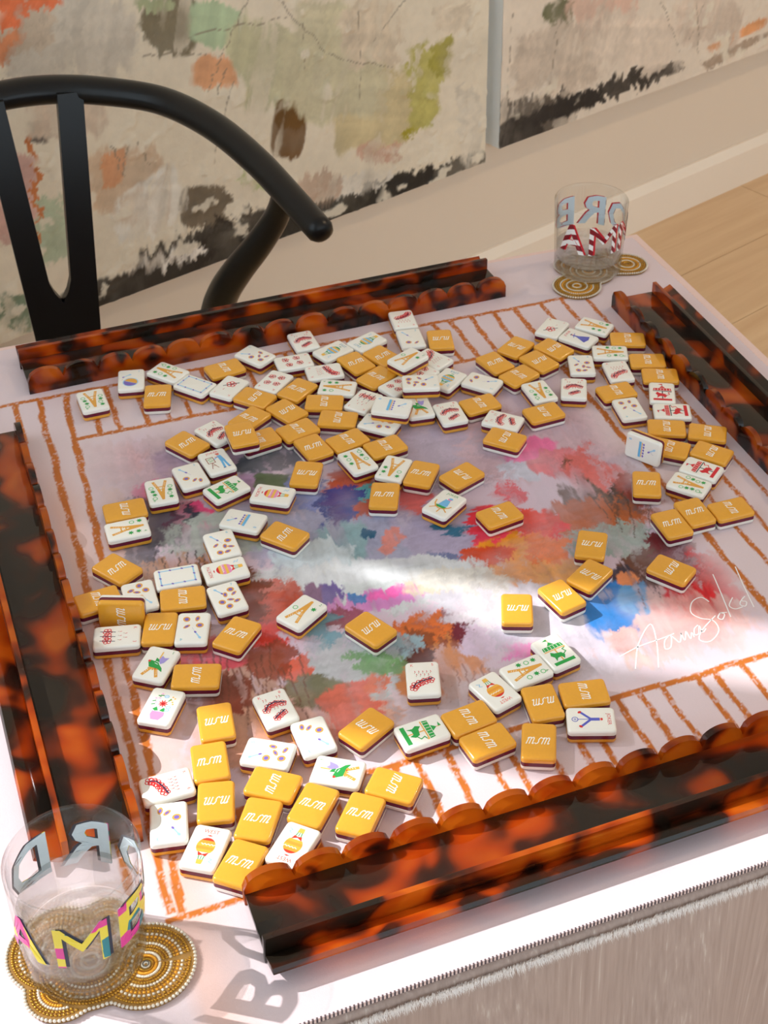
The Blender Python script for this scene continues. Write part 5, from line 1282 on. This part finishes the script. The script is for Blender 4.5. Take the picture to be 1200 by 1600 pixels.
def art_logo():
    a = Art(); W_ = (252, 248, 240); sl = 0.34; w = 0.62
    def P_(x, y): return (x + sl*y, y)
    def mm(x0):
        a.line([P_(x0-0.35, 1.7), P_(x0+0.1, 2.5), P_(x0+0.1, -2.6)], w, W_)
        for k in (0, 1):
            x = x0 + 0.1 + 1.75*k
            a.line([P_(x, 1.4), P_(x+0.6, 2.5), P_(x+1.25, 2.5), P_(x+1.7, 1.5), P_(x+1.75, -2.6)], w, W_)
        a.line([P_(x0+3.6, -2.2), P_(x0+4.1, -2.6), P_(x0+4.5, -2.0)], w, W_)
    mm(-6.9); a.line([P_(-1.7, -1.9), P_(-1.1, -2.6), P_(-0.2, -2.2), P_(0.1, -0.9), P_(-0.3, 0.6), P_(0.0, 2.0), P_(0.7, 2.6), P_(1.4, 2.0)], w, W_); mm(2.4)
    return a
ART = {'g': art_logo(), 'dot1': art_dot1(), 'bar': art_bar(), 'bird': art_bird(), 'frame': art_frame(), 'vase': art_vase(),
       'carR': art_car((216, 40, 52), (52, 54, 66)), 'carG': art_car((44, 164, 76), (236, 176, 80)),
       'balN': art_bal('NORTH', RED, PNK, YEL, (222, 40, 48)), 'balE': art_bal('EAST', (80, 160, 190), (120, 190, 230), (236, 184, 90), (52, 160, 110)),
       'balW': art_bal('WEST', (232, 80, 66), (244, 180, 70), (240, 160, 60), (222, 62, 44))}
for n_ in (2, 3, 4, 5, 6, 7): ART['dot%d' % n_] = art_dot(n_)
for n_ in (2, 4, 6, 8): ART['bam%d' % n_] = art_bam(n_)
for n_ in (1, 3, 4, 5, 6, 8): ART['crk%d' % n_] = art_crk(n_)
for n_ in 'DHPU': ART['jok' + n_] = art_jok(n_)
ART_ME = {k: a.mesh('printed_motif') for k, a in ART.items()}

# ------------------------------------------------------------------ the tiles
TL, TW, TT = 0.0302, 0.0213, 0.0098
HF, HC = 0.0034, 0.0031                        # outer layers and burgundy core
def outline(ins, n=5):
    w, l = TW/2 - ins, TL/2 - ins; r = 0.0026 - ins*0.6
    pts = []
    for cx, cy, a0 in ((w-r, l-r, 0), (-w+r, l-r, PI/2), (-w+r, -l+r, PI), (w-r, -l+r, 1.5*PI)):
        for k in range(n): 
            t = a0 + PI/2*k/(n-1); pts.append((cx + r*math.cos(t), cy + r*math.sin(t)))
    return pts
def cap_mesh(name, mat, flip):
    rings = [(0.0, 0.0), (0.0, HF-0.0017)]
    for k in range(1, 5):
        t = PI/2*k/4; rings.append((0.0017*(1-math.cos(t)), HF-0.0017+0.0017*math.sin(t)))
    v, f = [], []
    for ins, z in rings:
        for x, y in outline(ins): v.append((x, y, (HF - z) if flip else z))
    n = len(outline(0)); m = len(rings)
    for r in range(m-1):
        for k in range(n):
            q = (r*n+k, r*n+(k+1) % n, (r+1)*n+(k+1) % n, (r+1)*n+k); f.append(q[::-1] if flip else q)
    top = tuple(range((m-1)*n, m*n)); bot = tuple(range(n))
    f.append(top[::-1] if flip else top); f.append(bot if flip else bot[::-1])
    me = mesh(name, v, f, mat); smooth_by_angle(me, 40); return me
def core_mesh():
    o = outline(0.00012); n = len(o)
    v = [(x, y, 0) for x, y in o] + [(x, y, HC) for x, y in o]
    f = [(k, (k+1) % n, n+(k+1) % n, n+k) for k in range(n)] + [tuple(range(n-1, -1, -1)), tuple(range(n, 2*n))]
    me = mesh('burgundy_core', v, f, M_BURG); smooth_by_angle(me, 40); return me
GOLD_UP, GOLD_DN = cap_mesh('gold_back', M_GOLD, False), cap_mesh('gold_back', M_GOLD, True)
WHITE_UP, WHITE_DN = cap_mesh('white_face', M_WHITE, False), cap_mesh('white_face', M_WHITE, True)
CORE = core_mesh()
def tile(kind, loc, rot, label, group):
    t = bpy.data.objects.new('mahjong_tile', None); COL.objects.link(t)
    t.empty_display_size = 0.01; t.location = loc; t.rotation_euler = rot
    gold = kind == 'g'
    for nm, me, z in (('white_face' if not gold else 'gold_back', GOLD_UP if gold else WHITE_UP, HF + HC),
                      ('burgundy_core', CORE, HF), ('gold_back' if not gold else 'white_face', WHITE_DN if gold else GOLD_DN, 0.0),
                      ('printed_logo' if gold else 'printed_motif', ART_ME[kind], HF + HC + HF)):
        p = link(nm, me, t); p.location = (0, 0, z)
    tag(t, label, 'mahjong tile', group)
    return t
for num, kind, x, y, zb, ang, tx, ty, label in TILES:
    g = 'mahjong tiles lying gold side up' if kind == 'g' else 'mahjong tiles lying face up'
    tile(kind, (x, y, TH + 0.00015 + zb), Euler((tx, ty, ang), 'XYZ'), label, g)
def standing(kind, a, b, lean, label, flip=False):
    """a tile standing on its long side from a to b (left to right seen from the camera), face towards the camera"""
    a, b = Vector(a), Vector(b); d = (b - a).normalized()
    yv = Vector((-d.x, -d.y, 0)) if not flip else Vector((d.x, d.y, 0))      # tile 'up' along the base line
    out = Vector((d.y, -d.x, 0))                                              # towards the viewer
    zv = (out * math.cos(lean) + Vector((0, 0, math.sin(lean)))).normalized()
    xv = yv.cross(zv)
    mid = (a + b) / 2
    upv = xv if xv.z > 0 else -xv
    base_front = Vector((mid.x, mid.y, TH + 0.0002))
    origin = base_front + upv * (TW/2) - zv * TT
    low = min((origin + xv*sx*TW/2 + zv*sz).z for sx in (-1, 1) for sz in (0, TT))
    origin.z += TH + 0.0002 - low
    R_ = Matrix((xv, yv, zv)).transposed()
    tile(kind, origin, R_.to_euler(), label, 'mahjong tiles standing on edge')
standing('bar', (0.1658, 0.0275, 0), (0.1820, 0.0024, 0), 0.10, STAND_A)
standing('g', (-0.2480, -0.0237, 0), (-0.2204, -0.0352, 0), 0.06, STAND_B)

# ------------------------------------------------------------------ glasses on beaded coasters
M_GLASS = clear_glass('drinking_glass', (0.99, 0.995, 0.993), 0.0, 1.5)
M_BASE = clear_glass('thick_glass', (0.985, 0.995, 0.99), 0.30, 1.45)
M_WATER = clear_glass('water', (0.99, 0.996, 0.996), 0.25, 1.33)
def lathe(prof, n=64):
    v, f = [], []
    for r, z in prof:
        for k in range(n): v.append((r*math.cos(2*PI*k/n), r*math.sin(2*PI*k/n), z))
    for i in range(len(prof)-1):
        for k in range(n): f.append((i*n+k, i*n+(k+1) % n, (i+1)*n+(k+1) % n, (i+1)*n+k))
    return v, f
GH, RB, RT = 0.0725, 0.0312, 0.0340
def rad(z): return RB + (RT-RB) * z / GH
def pattern_mat(name, kind):
    m, nt, out = nmat(name)
    b = N(nt, 'ShaderNodeBsdfPrincipled'); b.inputs['Roughness'].default_value = 0.3
    tc = N(nt, 'ShaderNodeTexCoord')
    if kind == 'stripe':
        w = N(nt, 'ShaderNodeTexWave'); w.inputs['Scale'].default_value = 62; w.bands_direction = 'DIAGONAL'
        r = N(nt, 'ShaderNodeValToRGB'); r.color_ramp.interpolation = 'CONSTANT'
        r.color_ramp.elements[0].color = s2l((132, 22, 34)) + (1,); r.color_ramp.elements[1].position = 0.5; r.color_ramp.elements[1].color = s2l((240, 236, 232)) + (1,)
        nt.links.new(tc.outputs['Object'], w.inputs['Vector']); nt.links.new(w.outputs['Fac'], r.inputs['Fac'])
    else:
        w = N(nt, 'ShaderNodeTexVoronoi'); w.inputs['Scale'].default_value = 125; w.inputs['Randomness'].default_value = 0.35
        r = N(nt, 'ShaderNodeValToRGB'); r.color_ramp.interpolation = 'CONSTANT'; e = r.color_ramp.elements
        e[0].color = s2l((236, 214, 62)) + (1,); e[1].position = 0.42; e[1].color = s2l((224, 60, 150)) + (1,)
        q = e.new(0.70); q.color = s2l((24, 130, 140)) + (1,)
        sp = N(nt, 'ShaderNodeSeparateColor')
        nt.links.new(tc.outputs['Object'], w.inputs['Vector']); nt.links.new(w.outputs['Color'], sp.inputs[0]); nt.links.new(sp.outputs[0], r.inputs['Fac'])
    nt.links.new(r.outputs['Color'], b.inputs['Base Color']); nt.links.new(b.outputs['BSDF'], out.inputs['Surface'])
    return m
M_BACKING = principled('white_backing', (214, 226, 234), 0.5, 0.3, noise=0.03, nscale=60)
def glass(name, x, y, water, letters, phi0, pat, shade, label):
    root = empty(name, (x, y, TH + 0.0046))
    prof = [(0.0005, 0.0), (RB-0.002, 0.0), (RB, 0.002)] + [(rad(z), z) for z in np.linspace(0.004, GH-0.001, 10)] + [(RT-0.0007, GH)]
    inn = [(RT-0.0016, GH-0.0008)] + [(rad(z)-0.0017, z) for z in np.linspace(GH-0.003, 0.014, 10)] + [(RB-0.006, 0.0105), (0.0005, 0.0100)]
    v, f = lathe(prof + inn); me = mesh('tumbler', v, f, [M_GLASS, M_BASE], smooth=True)
    n = 64; seg = [1 if (i < 4 or i >= len(prof)+10) else 0 for i in range(len(prof+inn)-1) for k in range(n)]
    me.polygons.foreach_set('material_index', seg)
    link('tumbler', me, root)
    wp = [(0.0005, 0.0103), (RB-0.0062, 0.0108), (rad(0.014)-0.0019, 0.0145)] + [(rad(z)-0.0019, z) for z in np.linspace(0.016, water, 5)] + [(0.0005, water)]
    v, f = lathe(wp); me = mesh('water', v, f, M_WATER, smooth=True); smooth_by_angle(me, 40); link('water', me, root)
    for k, ch in enumerate(letters):
        if ch == ' ': continue
        key = (ch, 0.040)
        if key not in _tt: _tt[key] = text_tris(ch, 0.040)
        tv, tf = _tt[key]
        xs = [p[0] for p in tv]; ys = [p[1] for p in tv]; w = max(xs)-min(xs); h = max(ys)-min(ys); mx_, my_ = (max(xs)+min(xs))/2, (max(ys)+min(ys))/2
        bm = bmesh.new(); vs = [bm.verts.new((p[0]-mx_, p[1]-my_, 0)) for p in tv]
        for q in tf:
            try: bm.faces.new([vs[i] for i in q])
            except ValueError: pass
        bmesh.ops.triangulate(bm, faces=bm.faces)
        for _ in range(3): bmesh.ops.subdivide_edges(bm, edges=bm.edges, cuts=1)
        sx, sy = 0.026 / w, 0.029 / h
        P0 = [(p.co.x*sx, p.co.y*sy) for p in bm.verts]; F0 = [[q.index for q in fc.verts] for fc in (bm.verts.index_update() or bm.faces)]
        bm.free()
        def wrap(dx, dz, dr):
            out_ = []
            for px, pz in P0:
                z = 0.0445 + pz + dz; r = rad(z) + dr; th = phi0[k] + (px + dx) / 0.033
                out_.append((r*math.cos(th), r*math.sin(th), z))
            return out_
        L_ = link('letter', mesh('letter', wrap(0, 0, 0.00060), F0, pat), root)
        link('letter_shadow', mesh('letter_shadow', wrap(0.0018, 0.0006, 0.00036), F0, shade), L_)
        link('letter_backing', mesh('letter_backing', wrap(0.0002, 0, 0.00014), F0, M_BACKING), L_)
    tag(root, label, 'glass', 'printed tumblers of water')
    return root
d2r = math.radians
g1 = glass('printed_tumbler', -0.3026, -0.2725, 0.040, 'AMBORD', [d2r(-96 + 56*(k-1)) for k in range(6)], pattern_mat('harlequin_print', 'h'), ink((34, 44, 66)), 'water tumbler with yellow, pink and teal letters at the near left corner')
g2 = glass('printed_tumbler', 0.2690, 0.3050, 0.026, 'AMNORB', [d2r(-147 + 52*k) for k in range(6)], pattern_mat('candy_stripe_print', 'stripe'), ink((206, 30, 44)), 'water tumbler with red and white striped letters at the far right corner')

M_BGOLD = principled('gold_bead', (190, 140, 52), 0.22, 0.6, metal=0.85, noise=0.25, nscale=900)
M_BAMB = principled('amber_bead', (232, 160, 40), 0.15, 0.6, metal=0.35, noise=0.2, nscale=900)
M_BCLR = principled('clear_bead', (226, 214, 196), 0.15, 0.7, metal=0.25, noise=0.1, nscale=900)
M_FELT = principled('coaster_felt', (150, 112, 60), 0.85, 0.2, noise=0.2, nscale=300)
def bead_template():
    v, f = [], []
    for i in range(4):
        t = PI*(i+0.5)/4 
        for k in range(6): v.append((math.sin(t)*math.cos(PI/3*k), math.sin(t)*math.sin(PI/3*k), math.cos(t)))
    for i in range(3):
        for k in range(6): f.append((i*6+k, (i+1)*6+k, (i+1)*6+(k+1) % 6, i*6+(k+1) % 6))
    f.append(tuple(range(6))); f.append(tuple(range(23, 17, -1)))
    return v, f
BV, BF = bead_template()
def coaster(name, x, y, circles, label):
    root = empty(name, (x, y, TH + 0.0002))
    n = 160
    def R(th):
        best = 0.02; c, s = math.cos(th), math.sin(th)
        for cx, cy, r in circles:
            b = cx*c + cy*s; q = b*b - (cx*cx + cy*cy - r*r)
            if q >= 0: best = max(best, b + math.sqrt(q))
        return best
    rs = [R(2*PI*k/n) for k in range(n)]
    for _ in range(2): rs = [(rs[k-1] + 2*rs[k] + rs[(k+1) % n])/4 for k in range(n)]
    ol = [(rs[k]*math.cos(2*PI*k/n), rs[k]*math.sin(2*PI*k/n)) for k in range(n)]
    v = [(px, py, 0) for px, py in ol] + [(px, py, 0.0022) for px, py in ol] + [(0, 0, 0), (0, 0, 0.0022)]
    f = [(k, (k+1) % n, n+(k+1) % n, n+k) for k in range(n)] + [((k+1) % n, k, 2*n) for k in range(n)] + [(n+k, n+(k+1) % n, 2*n+1) for k in range(n)]
    link('felt_base', mesh('felt_base', v, f, M_FELT), root)
    mb = MB(); br = 0.00095
    # rows of beads: rim, then rings following every lobe
    def row(pts, mi, r=br):
        L = 0; lastp = None
        for a, b in zip(pts, pts[1:] + pts[:1]):
            dx, dy = b[0]-a[0], b[1]-a[1]; seg = math.hypot(dx, dy)
            while L < seg:
                px, py = a[0] + dx*L/seg, a[1] + dy*L/seg
                m_ = mi if isinstance(mi, int) else mi[len(mb.f) // 20 % len(mi)]
                mb.add([(px + q[0]*r, py + q[1]*r, 0.0022 + q[2]*r*0.85) for q in BV], BF, m_); L += 2*r
            L -= seg
    row(ol, 2, 0.0011)
    for ci, (cx, cy, r) in enumerate(circles):
        rr_ = r - 0.0030; t = 0
        while rr_ > 0.0015:
            pts = []
            for k in range(48):
                px, py = cx + rr_*math.cos(2*PI*k/48), cy + rr_*math.sin(2*PI*k/48)
                pts.append((px, py))
            # keep only beads that this lobe owns and that stay inside the outline
            own = [p for p in pts if math.hypot(*p) < R(math.atan2(p[1], p[0])) - 0.0016 and all(j >= ci or math.hypot(p[0]-c2[0], p[1]-c2[1]) > c2[2] - 0.0018 for j, c2 in enumerate(circles))]
            if len(own) > 2:
                for a, b in zip(own, own[1:]):
                    if math.hypot(a[0]-b[0], a[1]-b[1]) < rr_*0.2:
                        k_ = max(1, int(math.hypot(a[0]-b[0], a[1]-b[1]) / (2*br) + 0.5))
                        for q_ in range(k_):
                            u = q_/k_; px, py = a[0]+(b[0]-a[0])*u, a[1]+(b[1]-a[1])*u
                            mb.add([(px + w[0]*br, py + w[1]*br, 0.0022 + w[2]*br*0.85) for w in BV], BF, (0, 0, 2, 1, 0, 2)[t % 6])
            rr_ -= 2*br; t += 1
    bd = mb.obj('bead_rows', [M_BGOLD, M_BAMB, M_BCLR], root); bd['kind'] = 'stuff'
    bd.data.polygons.foreach_set('use_smooth', [True]*len(bd.data.polygons))
    tag(root, label, 'coaster', 'beaded gold coasters')
    return root
coaster('beaded_coaster', -0.3015, -0.2745, [(0.0, -0.003, 0.0285), (0.026, -0.016, 0.0255), (-0.014, 0.010, 0.0265), (-0.016, -0.014, 0.019), (0.012, 0.016, 0.017)], 'gold beaded scalloped coaster beneath the near tumbler with coloured letters')
coaster('beaded_coaster', 0.2690, 0.3020, [(0.0, 0.0, 0.024), (0.040, 0.0, 0.0195), (-0.0225, -0.0215, 0.0220), (-0.008, 0.014, 0.019), (0.022, 0.012, 0.018)], 'gold beaded butterfly coaster beneath the far tumbler with striped letters')

# ------------------------------------------------------------------ the black chair behind the table
AX = -0.150
chair = empty('wishbone_chair', (AX, 0.72, 0))
tag(chair, 'black wooden armchair with curved top rail and Y-shaped back at the far side', 'chair')
inv = Vector((AX, 0.72, 0))
def rel(P): return [Vector(p) - inv for p in P]
right = [(-0.123, 0.910, 0.0), (-0.069, 0.889, -0.001), (-0.010, 0.849, -0.005), (0.031, 0.781, -0.013), (0.058, 0.700, -0.025), (0.074, 0.628, -0.037), (0.088, 0.563, -0.05)]
left = [(2*AX - x, y, z) for x, y, z in reversed(right)]
path = catmull(left + right, 8); path = [Vector((p.x, p.y, p.z + TH)) for p in path]
m = len(path); radii = []
for i in range(m):
    e = min(i, m-1-i) / (m*0.5)
    radii.append((0.0165 - 0.002*(1-e), 0.0150 + 0.006*e))
# rounded tips
path = rel(path)
t0 = (path[0]-path[1]).normalized(); t1 = (path[-1]-path[-2]).normalized()
path = [path[0]+t0*0.010, path[0]+t0*0.006] + path + [path[-1]+t1*0.006, path[-1]+t1*0.010]
radii = [(0.006, 0.006), (0.0115, 0.0125)] + radii + [(0.0115, 0.0125), (0.006, 0.006)]
v, f = tube(path, radii, 16); me = mesh('top_rail', v, f, M_BLACK); smooth_by_angle(me, 50); link('top_rail', me, chair)
legp = [(0.072, 0.640, -0.036), (0.070, 0.661, -0.075), (0.054, 0.685, -0.12), (0.035, 0.713, -0.165), (0.022, 0.742, -0.21), (0.018, 0.770, -0.26), (0.030, 0.790, -0.33), (0.050, 0.800, -0.46), (0.068, 0.806, -0.60), (0.078, 0.810, -0.75)]
for sgn in (1, -1):
    P = [Vector((x if sgn > 0 else 2*AX - x, y, z + TH)) for x, y, z in legp]
    pp = rel(catmull(P, 6)); rr_ = [0.0115 + 0.0075*math.sin(min(1, i/len(pp)*1.5)*PI*0.62) for i in range(len(pp))]
    v, f = tube(pp, rr_, 14); me = mesh('rear_leg', v, f, M_BLACK); smooth_by_angle(me, 50); link('rear_leg', me, chair)
    fx = AX + sgn*0.225
    v, f = tube(rel([(fx, 0.47, 0.0), (fx, 0.468, 0.2), (fx-sgn*0.004, 0.468, 0.455)]), [0.0135, 0.017, 0.016], 14); me = mesh('front_leg', v, f, M_BLACK); smooth_by_angle(me, 50); link('front_leg', me, chair)
    v, f = tube(rel([(fx, 0.468, 0.28), (AX + sgn*0.205, 0.79, 0.28)]), [0.011, 0.011], 12); me = mesh('side_stretcher', v, f, M_BLACK); smooth_by_angle(me, 50); link('side_stretcher', me, chair)
mb = MB()
sv = [(AX-0.24, 0.455), (AX+0.24, 0.455), (AX+0.20, 0.80), (AX-0.20, 0.80)]
v = [Vector((x, y, 0.425)) - inv for x, y in sv] + [Vector((x, y, 0.455)) - inv for x, y in sv]
mb.add(v, [(0,3,2,1),(4,5,6,7),(0,1,5,4),(1,2,6,5),(2,3,7,6),(3,0,4,7)]); mb.obj('woven_seat', M_CORD, chair, smooth=40, bevel=0.008)
# Y-shaped splat: two arms joining into a wide foot, drawn in its own leaning plane
def splat():
    ys = lambda z: 0.885 + (z + 0.01) * (0.085/0.29)
    half = []
    top_o, top_i = 0.058, 0.029
    zs = np.linspace(0.004, -0.30, 26)
    zj = -0.218                                              # bottom of the slot
    v, f = [], []
    outer, innr = [], []
    for z in zs:
        t = (0.004 - z) / 0.304
        o = 0.0585 - 0.0225*min(1, t/0.95)
        outer.append(o)
        if z > zj:
            u = (0.004 - z) / (0.004 - zj)
            i_ = 0.0295 - 0.0185*u
            if z < zj + 0.011: i_ = 0.011*math.sqrt(max(0, 1 - ((zj + 0.011 - z)/0.011)**2))
            innr.append(i_)
        else: innr.append(0.0)
    th = 0.0065
    objs = MB()
    for sgn in (1, -1):
        n = len(zs); vv_ = []
        for z, o, i_ in zip(zs, outer, innr):
            for (xx, dy) in ((i_, -th), (o, -th), (o, th), (i_, th)):
                vv_.append(Vector((AX + sgn*xx, ys(z) + dy, z + TH)) - inv)
        ff = []
        for k in range(n-1):
            for j in range(4): ff.append((k*4+j, k*4+(j+1) % 4, (k+1)*4+(j+1) % 4, (k+1)*4+j))
        ff += [(0, 1, 2, 3), ((n-1)*4+3, (n-1)*4+2, (n-1)*4+1, (n-1)*4)]
        objs.add(vv_, ff)
    return objs
sp = splat().obj('back_splat', M_BLACK, chair, smooth=40)
